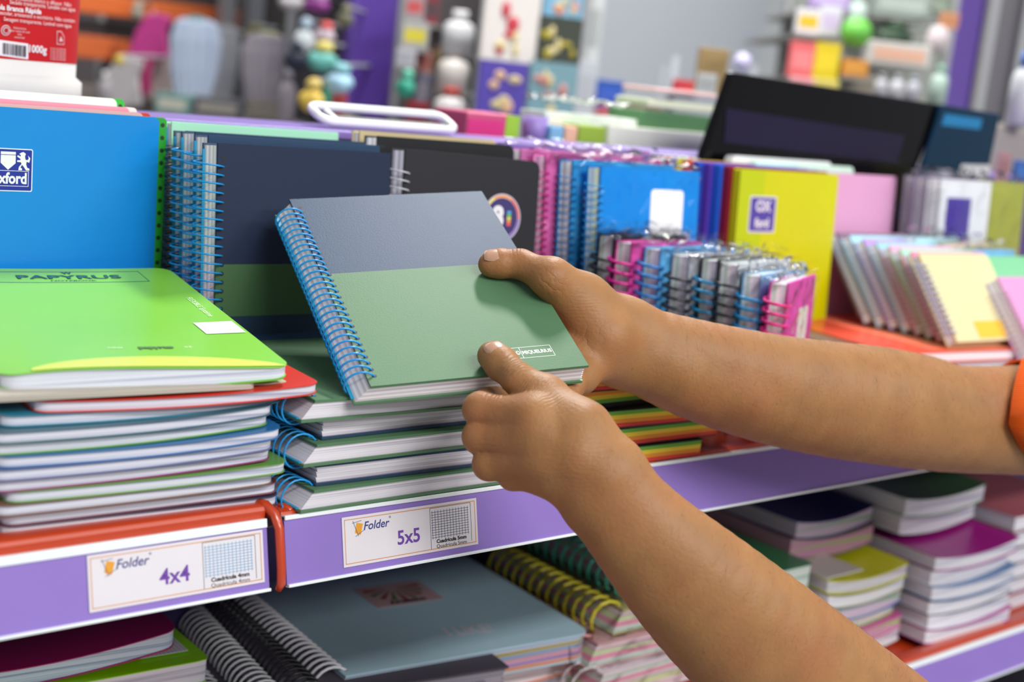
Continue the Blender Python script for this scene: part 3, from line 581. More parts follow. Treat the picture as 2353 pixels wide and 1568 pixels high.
# far left: magenta stapled notebook on lime pile
p = at(385, 1468, 2, -.150)
for k, (c, l) in enumerate((('#4a8f2a', 'lime notebook, bottom of the lower left pile'), ('#8fd000', 'lime green notebook second from bottom, lower left pile'), ('#e0e0e4', 'white notebook in the lower left pile'), ('#8cd400', 'bright lime notebook under the squared sheet, lower left'))):
    soft_notebook(l, T(p.x-.19+.012, p.y-.018+.002*k, LZ+.0008+k*.018, -3), .20, .25, .0175, c, r=.006, fine=False, group='notebooks in the lower left pile')
r = thing('squared_sheet', 'white sheet printed with a squared grid on the lime notebook', 'paper sheet', T(p.x-.022, p.y-.004, LZ+.0735, -4))
b = MB(); b.box(0, .035, 0, .12, 0, .0004); b.build('sheet', mat('#d9d9de', .5), r)
b = MB(); [b.box(.003*k, .003*k+.00025, 0, .12, .0004, .00045) for k in range(1, 12)]; [b.box(0, .035, .003*k, .003*k+.00025, .0004, .00045) for k in range(1, 38)]; b.build('grid_lines', mat('#7a7f92', .5), r)
mb_ = lambda x, y: .006*(max(0, x-.05)/.13)**2*(1 if x > .05 else 0)-.004*math.sin(math.pi*x/.19)
soft_notebook('dark magenta stapled notebook on top of the lower left pile', T(p.x-.19, p.y, LZ+.076, -5), .19, .24, .013, '#a3155f', bend=mb_, r=.010, page='#c8d8e6', line='#8ea6bc')
# silver and black spiral notebooks, angled, and the light blue one on them
def lay(px, py, z, yaw=0): q = at(px, py, 2, z); return T(q.x, q.y, z-.0, yaw)
q0 = at(803, 1552, 2, -.172)
PAST = [('#c98a70', '#d8a890'), ('#8a70a8', '#a890c0'), ('#c090a0', '#d8b0bc'), ('#7f98b8', '#98a8c8'), ('#8c8450', '#a8a070'), ('#9fb0c8', '#c0ccd8')]
def ilike(root, w, h, t):
    text('I LIKE!', .022, mat('#d6d3de', .5), root, Matrix.Translation((w*.585, h*.16, t+.0001)) @ Matrix.Rotation(math.radians(-8), 4, 'Z'), 'printed_word', sx=.7, offset=.0004)
    b = MB(); b.box(w*.38, w*.66, h*.42, h*.60, t, t+.0003, 0)
    for k in range(9):
        a = math.pi*(1+k/8); cx, cy = w*.52, h*.56; b.add([(cx+.004*math.cos(a), cy+.004*math.sin(a), t+.0004), (cx+.026*math.cos(a-.1), cy+.026*math.sin(a-.1), t+.0004), (cx+.026*math.cos(a+.1), cy+.026*math.sin(a+.1), t+.0004)], [(0, 1, 2)], 1+k % 2)
    b.build('sticker', [mat('#b79a9c', .5), mat('#8c3f34', .5), mat('#5d6b40', .5)], root)
    text('Artesano', .009, mat('#3d2c30', .5), root, Matrix.Translation((w*.52, h*.445, t+.0004)), 'sticker_word', offset=.0004)
spiral_notebook('light blue spiral notebook lettered I LIKE on the lower shelf', T(q0.x-.004, q0.y-.001, LZ+.0385, -6), .222, .24, .0225, '#a9c8d6', '#eaeaf0', rc=.0145, pitch=.0075, rw=.0012, cr=.012, shear=.012, extra=ilike, pages=PAST, inset=.001)
spiral_notebook('white-edged spiral notebook directly under the light blue one', T(q0.x+.006, q0.y-.006, LZ+.0190, 0), .214, .24, .0190, '#e0917a', '#d8dae0', rc=.014, pitch=.0075, rw=.0010, shear=.01, pages=[('#dfdcdf', '#b8b4ba')]*3)
spiral_notebook('grey spiral notebook at the bottom under the light blue one', T(q0.x+.002, q0.y-.008, LZ+.0003, 0), .214, .24, .0185, '#9aa0ae', '#d0d2d8', rc=.0135, pitch=.0075, rw=.0010, shear=.01)
for i, (dx, c, cv, l, ht, yw) in enumerate(((-.024, '#15161a', '#4a4550', 'black-wired notebook beside the light blue one, lower shelf', .058, 4), (-.045, '#f2f4f8', '#8c8794', 'silver-wired notebook left of the black-wired one', .050, 4), (-.074, '#d8dae0', '#5a5560', 'dull grey-wired notebook left of both silver ones', .038, 3))):
    spiral_notebook(l, T(q0.x+dx-.006, q0.y-.014, LZ+.0008, -9) @ Matrix.Translation((0, 0, ht-.022)), .15, .235, .021, cv, c, rc=.0135, pitch=.0075, rw=.0010, shear=.008, pages=[('#9c98a4', '#77747e')]*2, divider='#9fc6d2')
    bk = thing('note_block', 'grey paper block under the %s' % l.replace(', lower shelf', ''), 'paper block', T(q0.x+dx+.004, q0.y+.0, LZ+.0004, -9)); b = MB(); b.box(0, .018, 0, .22, 0, ht-.0232); b.build('pages', paper_mat('#9c98a4', '#77747e', 500), bk)
# wrapped coloured-wire notebooks to the right
cw = [(.362, .085, -.182, .11, '#caa0a4', '#cf8c90', 'rose-wired wrapped notebook right of the light blue one'), (.392, .090, -.160, .11, '#b0a878', '#d8cc2c', 'yellow-wired wrapped notebook, lower shelf'), (.424, .098, -.137, .08, '#9cc0b4', '#58c0a4', 'teal-wired wrapped notebook, lower shelf')]
MIX = [('#c8d0cc', '#8fb09c'), ('#d88ca8', '#c8c8c8'), ('#c8d8a0', '#b0b0b8'), ('#d8ccd0', '#c05a90')]
for x_, y_, zt, w0, c, w_, l in cw: spiral_notebook(l, T(x_, y_, zt-.0215, -3), w0, .17, .021, c, w_, rc=.0150, pitch=.0115, rw=.0017, fine=False, wrapped=True, shear=.008, pages=MIX, group='coloured-wire wrapped notebooks')
spiral_notebook('mixed-colour wrapped notebook at the bottom beside the light blue stack', T(.362, .075, LZ+.001, 0), .13, .19, .027, '#d8d0d8', '#d8d8de', rc=.017, pitch=.011, rw=.0012, fine=False, wrapped=True, shear=.006, pages=MIX[::-1])
# green / brown / navy / white stacks further right
def pile(x, y, w, h, items, base=LZ+.0006, yaw=0, grp=None):
    z = base
    for (c, t, pg, l, wr) in items:
        sag = (lambda s: (lambda xx, yy: s*((xx/w-.5)**2*4)))(.006 if wr == 2 else 0)
        soft_notebook(l, T(x+random.uniform(-.003, .003), y+random.uniform(-.003, .003), z, yaw+random.uniform(-2, 2)), w, h, t, c, bend=sag, r=.004, fine=False, group=grp, page=pg[0], line=pg[1])
        z += t+.0004
    return z
WP = ('#e4e2ea', '#b0b4c8'); GP = ('#c8d8c0', '#d088a8')
pile(.505, .05, .085, .18, [('#d6d2d8', .024, WP, 'white pad at the bottom of the green-topped pile', 0), ('#9fb8a8', .024, WP, 'pale pad second from bottom of the green-topped pile', 0), ('#c8ccd0', .023, WP, 'white pad just under the green notebook, lower shelf', 0), ('#3f8f5c', .023, ('#dfe9e2', '#a8c8b8'), 'green notebook on top of its lower shelf pile', 0)], grp='green-topped pile')
CY = [('#d8d8dc', '#b8a8c0'), ('#c890b0', '#a8b878'), ('#d8d0c0', '#7f98c0'), ('#d0b8d0', '#88b090'), ('#e6e6ea', '#c8c8d8')]
cl = ['bottom white-edged', 'pink-edged', 'green-edged', 'blue-edged', 'multicolour-edged', 'yellow and white']
zt = pile(.598, .038, .122, .17, [(['#d8d8dc', '#d060a0', '#8aa850', '#5a78b8', '#9a9a60', '#d8dc20'][i], .0122, CY[i % 5], '%s notebook in the middle lower-shelf pile' % cl[i], 2) for i in range(6)], grp='middle lower-shelf pile')
r = thing('white_notebook', 'white half cover lying over the yellow notebook, lower shelf', 'notebook', T(.597, .041, zt+.0062, 0)); b = MB(); b.box(0, .055, 0, .16, 0, .0012); b.build('cover', mat('#d9d5cf', .4), r)
pile(.600, .082, .125, .13, [('#8a7a74', .018, CY[1], 'brown wrapped notebook behind the yellow one', 2), ('#2a2878', .016, CY[3], 'deep navy wrapped notebook under the shelf edge', 2)], base=LZ+.082, grp='dark wrapped pile')
wl = [('#b03a90', 'magenta-backed notebook, bottom of the right white pile'), ('#e0e0ea', 'white notebook second from bottom of the right pile'), ('#2f3a4a', 'dark-covered notebook in the right pile'), ('#5f88b8', 'blue-covered notebook in the right pile'), ('#dfe3ea', 'white notebook upper half of the right pile'), ('#a8188a', 'magenta notebook near the top of the right pile')]
pile(.730, .014, .15, .17, [(c, .0138, WP, l, 2) for c, l in wl], grp='right white pile')
pile(.738, .062, .145, .13, [('#e2e2ec', .019, WP, 'white notebook under the dark green one, lower shelf right', 2), ('#4f7a58', .018, WP, 'dark green curved notebook at the right, lower shelf', 2)], base=LZ+.091, grp='green curved pile')
pile(.895, .03, .16, .2, [(c, .017, WP, l, 0) for c, l in (('#c0503a', 'red notebook at the bottom of the far right pile'), ('#6a5a80', 'violet notebook in the far right pile'), ('#343040', 'dark notebook in the far right pile'), ('#8a7080', 'mauve notebook in the far right pile'), ('#4a4058', 'dark violet notebook near top of far right pile'), ('#b0606a', 'dusty red notebook on top of the far right pile'))], grp='far right lower pile')

# ---------------------------------------------------------------- glue bottle on the ledge
p = at(205, 222, 1, .335); R0 = .036
bxr = at(207, 160, 1, .385).x; g = thing('glue_bottle', 'large white glue bottle with red label behind the blue notebook', 'bottle', T(bxr-.074, .400, .1905, 12))
zr = at(205, 186, 1, .385).z-.1905; DZ = at(190, 151, 1, .372).z-.1905-.044
b = MB(); prof = [(.040, 0), (.0425, .003), (.0425, zr-.003), (.0395, zr+.001), (.0395, .14), (.036, .155), (.018, .175), (.014, .18), (.014, .2)]
b.lathe(prof, 40, sx=1.9, sy=.85); b.build('bottle_body', mat('#dddcd6', .35, sss=.05), g, smooth=True)
b = MB(); n = 40; zs = (.044+DZ, .135+DZ*.3); vs = []
for i in range(n+1):
    a = math.radians(-172+164*i/n); vs += [(.0397*1.9*math.cos(a), .0397*.85*math.sin(a), z-.004*math.sin(math.pi*i/n)*0) for z in zs]
b.add(vs, [(2*i, 2*i+2, 2*i+3, 2*i+1) for i in range(n)]); b.build('red_label', mat('#c81018', .35), g, smooth=True)
def glab(s, x, z, size, m, **k):
    a = math.asin(-1)*0; y = -.0397*.85*math.sqrt(max(0, 1-(x/(.0397*1.9))**2))-.0006; sl = math.atan2(.85/1.9*x/(.0397*1.9)*1.0, math.sqrt(max(.05, 1-(x/(.0397*1.9))**2)))
    M = Matrix.Translation((x, y, z+DZ)) @ Matrix.Rotation(sl, 4, 'Z') @ Matrix.Rotation(math.pi/2, 4, 'X'); return text(s, size, m, g, M, **k)
WL = mat('#efc8c4', .4); WH = mat('#f4f0f0', .4)
GI = g.matrix_world.inverted()
if True:
    bpy.context.view_layer.update(); GI = g.matrix_world.inverted()
def bl(px, py): l = GI @ at(px, py, 1, .368); return l.x, l.z-DZ
def gtx(s, px, py, size, m, **k): x, z = bl(px, py); return glab(s, x, z, size, m, name='label_text', **k)
gtx('que el producto blanco y difusor. Não', 95, 3, .0040, WL, offset=.00005); gtx('Secado transparente. Lavable con agua', 110, 15, .0040, WL, offset=.00005)
gtx('Cola Branca Rápida', 38, 21, .0050, WH, offset=.00015); gtx('escolar, artesanato e escritório. Não contém', 96, 40, .0038, WL, offset=.00005); gtx('Secagem transparente. Lavável com água', 96, 53, .0038, WL, offset=.00005)
gtx('1000g', 93, 115, .0072, WH, offset=.0002)
for i, t_ in enumerate(('Advertencia', 'agitar antes de usar', 'lote', 'conservar')): gtx(t_, 44, 65+7*i, .0022, WL)
for i in range(5): gtx('A cola é de Fabricado', 158, 116+6*i, .0020, WL)
def patch(pts, m, nm, lift=.0):
    b = MB(); vs = []
    for px, py in pts: x, z = bl(px, py); vs.append((x, -.0397*.85*math.sqrt(max(0, 1-(x/(.0397*1.9))**2))-.0005-lift, z+DZ))
    b.add(vs, [tuple(range(len(vs)))[::-1]]); return b.build(nm, m, g)
patch([(-12, 90), (68, 101), (68, 137), (-12, 126)], WH, 'barcode_patch')
b = MB(); x = 0.
while x < 60:
    wd = random.choice((.8, 1.2, 2.2)); vs = []
    for px, py in ((x, 97+x*.14), (x+wd, 97+(x+wd)*.14), (x+wd, 123+(x+wd)*.14), (x, 123+x*.14)): u_, z = bl(px, py); vs.append((u_, -.0397*.85*math.sqrt(1-(u_/(.0397*1.9))**2)-.0009, z+DZ))
    b.add(vs, [(3, 2, 1, 0)]); x += wd+random.choice((1.2, 2.0))
b.build('barcode_bars', mat('#202024', .5), g)
for r_, m_, lf in ((12, WH, .0), (10.5, mat('#b01820', .4), .0002), (7.5, WH, .0004), (6, mat('#b01820', .4), .0006)): patch([(8+r_*math.cos(a), 69+r_*math.sin(a)) for a in [2*math.pi*k/20 for k in range(20)]], m_, 'warning_symbol', lf)
patch([(153, 74), (168, 75), (179, 88), (179, 107), (153, 105)], WL, 'recycling_symbol'); patch([(155, 76), (167, 77), (177, 89), (177, 105), (155, 103)], mat('#c01018', .4), 'recycling_symbol', .0002); patch([(160, 98), (166, 86), (173, 99)], WL, 'recycling_symbol', .0004)

# ---------------------------------------------------------------- things on the ledge
def px_box(name, label, cat, x0, x1, ytop, c, Y_=.36, d=.05, bev=.002, zb=.1905, group=None, parts=None, yaw=0):
    a = at(x0, ytop, 1, Y_); b_ = at(x1, ytop, 1, Y_); o = thing(name, label, cat, T(a.x, Y_, zb, yaw), group); w = b_.x-a.x; h = (a.z+b_.z)/2-zb
    b = MB(); b.box(0, w, 0, d, 0, max(.004, h)); b.build('carton', mat(c, .4), o, bevel=bev)
    if parts: parts(o, w, h)
    return o
p = at(730, 258, 1, .36)
f = thing('plastic_frame', 'white plastic frame with slots lying on the violet ledge', 'frame', frame((at(733, 280, 1, .30).x, .298, .1975), (1, .02, 0), (0, .92, .38), (0, -.38, .92)))
wf = at(1060, 300, 1, .30).x-at(733, 280, 1, .30).x
b = MB(); pts = rrect(.004, wf-.004, .003, .030, .009, 5); b.tube([(x, y, .004) for x, y in pts], .0035, 8, closed=True); b.box(.015, .019, .003, .022, .002, .006); b.build('rim', mat('#eef0f2', .3), f, smooth=True)
b = MB(); b.box(.005, wf-.005, .004, .017, .001, .003); b.build('dark_inset', mat('#25252a', .5), f)
def mp(o, w, h): b = MB(); b.box(w*.02, w*.68, -.0006, 0, h*.0, h*.75, 0); b.box(w*.74, w, -.0006, 0, 0, h, 1); b.build('printed_front', [mat('#d8327e', .4), mat('#9ccb3c', .4)], o)
px_box('toy_carton', 'pink and lime carton on the ledge behind the black notebook', 'box', 1075, 1195, 262, '#c9527a', Y_=.37, parts=mp)
r = thing('pen_cup', 'lilac cup standing on the ledge right of the pink carton', 'cup', T(at(1230, 270, 1, .38).x, .38, .1905)); hc = at(1230, 268, 1, .38).z-.1905
b = MB(); b.lathe([(.010, 0), (.013, hc), (.0115, hc), (.009, .003)], 24); b.build('cup_body', mat('#9a83c8', .4), r, smooth=True)
cc = [('#7fb6d6', 1268, 1298, 'pale blue wrapped pad on the ledge'), ('#e9b89a', 1302, 1330, 'peach wrapped pad on the ledge'), ('#94b43c', 1333, 1395, 'olive green wrapped pad on the ledge')]
for c, x0, x1, l in cc: px_box('wrapped_pad', l, 'pad', x0, x1, 290, c, Y_=.365, d=.03, group='pads on the ledge')
r = px_box('film_packet', 'shiny white film packet lying on the ledge pads', 'packet', 1255, 1500, 268, '#e6efe4', Y_=.39, d=.04)
b = MB(); gx, gy = 22, 6; ww = .11; b.add([(ww*i/(gx-1), -.01+.05*j/(gy-1), .045+random.uniform(-.004, .004)) for j in range(gy) for i in range(gx)], [(j*gx+i, j*gx+i+1, (j+1)*gx+i+1, (j+1)*gx+i) for j in range(gy-1) for i in range(gx-1)]); b.build('crinkled_film', film_mat(.1, .5, .4, 60), r)
px_box('index_pack', 'pale green and white index pack on the ledge', 'pack', 1400, 1640, 298, '#e3e8d8', Y_=.375, d=.05)
for k, (x0, x1, yt, c, l) in enumerate(((1475, 1650, 262, '#5f8f5f', 'green folder in the slanted folder pile on the ledge'), (1490, 1650, 236, '#dfe6c8', 'pale lime folder in the slanted folder pile'), (1505, 1650, 214, '#f0c8c4', 'pink folder on top of the slanted folder pile'))):
    zb = [.1905, .236, .2525][k]
    o = px_box('folder', l, 'folder', x0, x1, yt, c, Y_=.385+.002*k, d=.05, zb=zb-.0, group='slanted folders on the ledge')
# striped index tabs by the yellow block
for k, (c, n) in enumerate((('#e0776a', 'coral'), ('#8f86c0', 'lilac'), ('#5fae6e', 'green'), ('#e07a6a', 'salmon'), ('#9a98c8', 'periwinkle'))):
    x = at(1534+17*k, 345, 1, .25).x; o = thing('index_divider', '%s index tab standing left of the yellow block' % n, 'divider', T(x, .25, 0)); b = MB(); b.box(0, .004, 0, .02, -.004, .196); b.build('tab_card', mat('#f1f0f4', .4), o); b = MB(); b.box(.0002, .0035, -.0008, 0, .15, .196); b.build('tab_strip', mat(c, .4), o)
# big black folder leaning on the ledge, teal folder
def leaning(name, label, cat, c4, c, Y_, d=.012):
    P = [at(x, y, 1, Y_) for x, y in c4]; u0 = (P[0]-P[3]).normalized(); u1 = (P[1]-P[2]).normalized(); P0 = list(P); o = thing(name, label, cat, Matrix.Translation(P[0])); b = MB()
    Q = [P[0]+u0*((P[0].z)/-u0.z), P[1]+u1*((P[1].z)/-u1.z), P[2], P[3]]; vs = [tuple(q-P[0]) for q in Q]+[tuple(q-P[0]+Vector((0, d, 0))) for q in Q]
    b.add(vs, [(0, 1, 2, 3), (4, 7, 6, 5), (0, 4, 5, 1), (1, 5, 6, 2), (2, 6, 7, 3), (3, 7, 4, 0)]); b.build('folder_shell', mat(c, .16, .22), o, bevel=.002); return o, P
o, P = leaning('document_case', 'large glossy black document case leaning behind the yellow notebook', 'case', [(1622, 345), (2100, 400), (2172, 242), (1685, 166)], '#08070b', .268, .010)
b = MB(); q = [P[0].lerp(P[3], .12), P[1].lerp(P[2], .12), P[1].lerp(P[2], .5), P[0].lerp(P[3], .55)]; q = [v-P[0]+Vector((0, -.0006, 0)) for v in q]; b.add([tuple(q[0].lerp(q[1], .06)), tuple(q[0].lerp(q[1], .88)), tuple(q[3].lerp(q[2], .86)), tuple(q[3].lerp(q[2], .02))], [(0, 1, 2, 3)]); b.build('violet_panel', mat('#1a1230', .25, .3), o)
o, P = leaning('folder', 'dark teal folder with blue lettering right of the black case', 'folder', [(2112, 405), (2270, 405), (2300, 262), (2165, 240)], '#082c46', .262, .005)
b = MB(); v = [(P[3].lerp(P[2], a)*(1-s_)+P[0].lerp(P[1], a)*s_)-P[0]+Vector((0, -.0006, 0)) for a, s_ in ((.08, .12), (.7, .12), (.7, .28), (.08, .28))]; b.add([tuple(q) for q in v], [(3, 2, 1, 0)]); b.build('blue_print', mat('#1678b0', .4), o)
b = MB(); v = [(P[3].lerp(P[2], a)*(1-s_)+P[0].lerp(P[1], a)*s_)-P[0]+Vector((0, -.0008, 0)) for a, s_ in ((.55, .82), (1, .82), (1, 1), (.55, 1))]; b.add([tuple(q) for q in v], [(3, 2, 1, 0)]); b.build('white_tag', mat('#c8ccd2', .4), o)
px_box('hole_punch', 'grey rounded device on the ledge at the right edge', 'device', 2288, 2400, 290, '#9a948e', Y_=.37, d=.06, bev=.008)

# ---------------------------------------------------------------- the person: two forearms and hands
def bk(x, y, z): return np.array(BO+BX*x+BY*y+BZ*z)
def onb(px, py, off):
    r = ray(px, py); n = np.array(BZ); o = np.array(BO)+n*(BT+off); return CC+r*(((o-CC)@n)/(r@n))
def q_(px, py, d): return CC+ray(px, py)*d
def cone(P, a, b, ra, rb):
    ba = b-a; h = np.clip(((P-a)@ba)/(ba@ba), 0, 1); return np.linalg.norm(P-a-h[:, None]*ba, axis=1)-(ra+(rb-ra)*h)
def smin(a, b, k):
    h = np.clip(.5+.5*(b-a)/k, 0, 1); return b*(1-h)+a*h-k*h*(1-h)
def chain(P, pts, k=.004):
    d = None
    for i in range(len(pts)-1):
        c = cone(P, pts[i][0], pts[i+1][0], pts[i][1], pts[i+1][1]); d = c if d is None else smin(d, c, k)
    return d
def dense(ch, k=5):
    pts = [np.append(p, r) for p, r in ch]; out = []
    for i in range(len(pts)-1):
        p0, p1, p2, p3 = pts[max(i-1, 0)], pts[i], pts[i+1], pts[min(i+2, len(pts)-1)]
        for j in range(k): t = j/k; out.append(.5*((2*p1)+(-p0+p2)*t+(2*p0-5*p1+4*p2-p3)*t*t+(-p0+3*p1-3*p2+p3)*t**3))
    out.append(pts[-1]); return [(o[:3], o[3]) for o in out]
def make_sdf(palm, fingers, creases, kp=.009, kf=.007):
    def f(P):
        p = None
        for ch in palm:
            c = chain(P, ch, .01) if len(ch) < 5 else chain(P, dense(ch), .0006); p = c if p is None else smin(p, c, kp)
        out = p
        for fg in fingers: out = np.minimum(out, smin(p, chain(P, fg), kf))
        for c, u, wd, amp, fr in creases:
            e = P-c; s = e@u; g = np.exp(-(np.einsum('ij,ij->i', e, e))/(wd*wd)); out = out+amp*g*(.5+.5*np.cos(fr*s+1.3*np.sin(e[:, 2]*300)))
        return out
    return f
def surface_nets(sdf, lo, hi, h, B=8):
    lo = np.array(lo); n = (np.ceil((np.array(hi)-lo)/h/B).astype(int))*B; nb = n//B
    ci = np.stack(np.meshgrid(*[np.arange(k) for k in nb], indexing='ij'), -1).reshape(-1, 3)
    cd = sdf(lo+(ci*B+B/2)*h); G = np.full(n+1, 1.0, np.float32); sg = np.where(cd < 0, -1, 1).astype(np.float32)
    act = np.abs(cd) < B*h*.95+.002
    for (i, j, k), s_ in zip(ci[(~act) & (sg < 0)]*B, sg[(~act) & (sg < 0)]): G[i:i+B+1, j:j+B+1, k:k+B+1] = s_
    mask = np.zeros(n+1, bool)
    for i, j, k in ci[act]*B: mask[i:i+B+1, j:j+B+1, k:k+B+1] = True
    idx = np.argwhere(mask)
    for a in range(0, len(idx), 200000): s_ = idx[a:a+200000]; G[s_[:, 0], s_[:, 1], s_[:, 2]] = sdf(lo+s_*h)
    neg = G < 0; cnt = np.zeros(n, np.int8); cs = [(a, b_, c) for a in (0, 1) for b_ in (0, 1) for c in (0, 1)]
    sl = lambda a: slice(1, None) if a else slice(0, -1)
    for a, b_, c in cs: cnt += neg[sl(a), sl(b_), sl(c)]
    cell = np.argwhere((cnt > 0) & (cnt < 8)); vid = np.full(n, -1, np.int32); vid[tuple(cell.T)] = np.arange(len(cell))
    acc = np.zeros((len(cell), 3)); num = np.zeros(len(cell))
    for i, A in enumerate(cs):
        for Bc in cs[i+1:]:
            if sum(abs(x-y) for x, y in zip(A, Bc)) != 1: continue
            ga = G[cell[:, 0]+A[0], cell[:, 1]+A[1], cell[:, 2]+A[2]]; gb = G[cell[:, 0]+Bc[0], cell[:, 1]+Bc[1], cell[:, 2]+Bc[2]]
            m = (ga < 0) != (gb < 0); t = np.where(m, ga/np.where(m, ga-gb, 1), 0)
            acc += m[:, None]*(np.array(A)+t[:, None]*(np.array(Bc)-np.array(A))); num += m
    V = lo+(cell+acc/num[:, None])*h; F = []
    for ax in range(3):
        a1, a2 = [(1, 2), (2, 0), (0, 1)][ax]; s0 = [slice(None)]*3; s1 = [slice(None)]*3; s0[ax] = slice(0, -1); s1[ax] = slice(1, None)
        d = neg[tuple(s0)] != neg[tuple(s1)]; e = np.argwhere(d); e = e[(e[:, a1] > 0) & (e[:, a2] > 0) & (e[:, a1] < n[a1]) & (e[:, a2] < n[a2])]
        o = []
        for da, db in ((-1, -1), (0, -1), (0, 0), (-1, 0)): c = e.copy(); c[:, a1] += da; c[:, a2] += db; o.append(vid[tuple(c.T)])
        qd = np.stack(o, 1); ng = neg[tuple(e.T)]; qd[~ng] = qd[~ng][:, ::-1]; F.append(qd)
    F = np.concatenate(F); F = F[(F >= 0).all(1)]; return V, F

# left hand (nearer), back towards the camera
lt = [(onb(1130, 818, .0082), .0086), (onb(1152, 836, .0092), .0096), (onb(1190, 871, .0110), .0091), (q_(1252, 916, .806), .0112), (q_(1335, 990, .792), .0155)]
LI = [(q_(1228, 962, .792), .0115), (q_(1104, 941, .806), .0096), (q_(1118, 926, .828), .0080), (bk(.088, .010, -.0095), .0072)]
LM = [(q_(1236, 1012, .788), .0115), (q_(1103, 1004, .805), .0096), (q_(1112, 988, .832), .0082), (q_(1152, 962, .845), .0074)]
LR = [(q_(1250, 1056, .788), .0110), (q_(1124, 1067, .803), .0090), (q_(1132, 1050, .830), .0078), (q_(1170, 1022, .842), .0070)]
LP = [(q_(1268, 1092, .790), .0100), (q_(1178, 1094, .802), .0078), (q_(1172, 1078, .822), .0068), (q_(1202, 1050, .832), .0062)]
w1, w2 = q_(1396, 1090, .788), q_(1362, 1136, .790)
palmL = [[(q_(1222, 968, .784), .0060), (q_(1330, 1052, .776), .0055), (q_(1385, 1105, .772), .0060)], [LI[0], (q_(1330, 1030, .785), .0130), (w1, .0185)], [LM[0], (q_(1325, 1055, .786), .0135), (w1, .0180)], [LR[0], (q_(1322, 1085, .788), .0130), (w2, .0180)], [LP[0], (q_(1330, 1112, .793), .0120), (w2, .0175)],
         [(lt[4][0], .0150), (q_(1385, 1070, .788), .0180)], [(lt[3][0], .010), (q_(1262, 960, .796), .0105)],
         [(q_(1290, 1020, .805), .014), (q_(1350, 1090, .802), .018)],
         [(q_(1180, 985, .800), .0085), (q_(1250, 1010, .790), .0125)], [(q_(1190, 1045, .798), .0085), (q_(1270, 1055, .790), .012)],
         [(w1, .0190), (q_(1500, 1212, .790), .0235), (q_(1640, 1352, .800), .0315), (q_(1800, 1500, .825), .0385), (q_(2000, 1672, .87), .044), (q_(2300, 1900, .95), .047)],
         [(w2, .0185), (q_(1452, 1240, .792), .0235), (q_(1605, 1395, .805), .0315), (q_(1790, 1556, .83), .0385), (q_(1980, 1712, .88), .044), (q_(2280, 1930, .96), .047)]]
def U(a, b): v = b-a; return v/np.linalg.norm(v)
crL = [(onb(1172, 840, .019), U(lt[1][0], lt[2][0]), .0085, .00055, 2400), (onb(1210, 872, .021), U(lt[2][0], lt[3][0]), .008, .0003, 2600), (q_(1150, 900, .80), U(lt[2][0], lt[3][0]), .008, .0005, 1900)]
fL = make_sdf(palmL, [lt, LI, LM, LR, LP], crL, kf=.012)
# right hand (upper), palm under the book, thumb on the cover
rt_ = [(onb(1128, 608, .0078), .0082), (onb(1150, 606, .0088), .0090), (onb(1196, 607, .0105), .0090), (onb(1268, 640, .012), .0118), (q_(1345, 722, .912), .0170)]
RI = [(bk(.146, .070, -.016), .0125), (bk(.112, .092, -.0105), .0092), (bk(.088, .098, -.0095), .0084), (bk(.066, .100, -.0085), .0076)]
RM = [(bk(.150, .048, -.018), .0125), (bk(.112, .064, -.0105), .0092), (bk(.085, .068, -.0095), .0084), (bk(.062, .068, -.0085), .0076)]
RR = [(bk(.151, .038, -.018), .0110), (bk(.118, .038, -.0105), .0088), (bk(.094, .040, -.0095), .0080), (bk(.073, .038, -.0085), .0072)]
RP = [(bk(.149, .026, -.018), .0100), (bk(.134, .010, -.0110), .0078), (bk(.126, .000, -.0105), .0072), (bk(.119, -.0045, -.0090), .0068)]
v1, v2 = q_(1432, 762, .935), q_(1424, 812, .935)
palmR = [[(q_(1435, 790, .921), .0075), (q_(1560, 850, .931), .0090), (q_(1720, 915, .950), .0125)], [(q_(1455, 835, .926), .0075), (q_(1600, 905, .944), .0100)], [RI[0], (v1, .0195)], [RM[0], (v1, .0200)], [RR[0], (v2, .0190)], [RP[0], (q_(1392, 812, .920), .0120), (v2, .0185)],
         [(rt_[3][0], .0118), (q_(1340, 690, .915), .0160), (v1, .0195)], [(rt_[4][0], .0165), (q_(1385, 775, .912), .0185), (v2, .0190)], [(q_(1300, 668, .915), .010), (RI[0][0], .0125)],
         [(v1, .0195), (q_(1600, 826, .95), .0265), (q_(1800, 884, .98), .0335), (q_(2000, 918, 1.02), .0385), (q_(2110, 940, 1.05), .0400), (q_(2250, 964, 1.08), .0385), (q_(2700, 950, 1.2), .048)],
         [(v2, .0195), (q_(1590, 872, .955), .0265), (q_(1795, 918, .985), .0330), (q_(2000, 944, 1.02), .0375), (q_(2230, 966, 1.08), .0385), (q_(2700, 970, 1.2), .048)]]
crR = [(onb(1183, 597, .02), U(rt_[1][0], rt_[2][0]), .007, .0004, 2400), (q_(1262, 668, .888), U(rt_[2][0], rt_[3][0]), .010, .0005, 1700), (q_(1372, 790, .90), U(v2, RR[0][0]), .012, .0004, 1300)]
fR = make_sdf(palmR, [rt_, RI, RM, RR, RP], crR)
def bounds(P, pad=.055):
    A = np.array([p for ch in P for p, r in ch]); return A.min(0)-pad, A.max(0)+pad
VL, FL = surface_nets(fL, *bounds(palmL+[lt, LI, LM, LR, LP]), .00125)
VR, FR = surface_nets(fR, *bounds(palmR+[rt_, RI, RM, RR, RP]), .00135)
skin = mat('#9d7045', .5, .38, .5, 420, vary=.24, sss=.10, vscale=42)
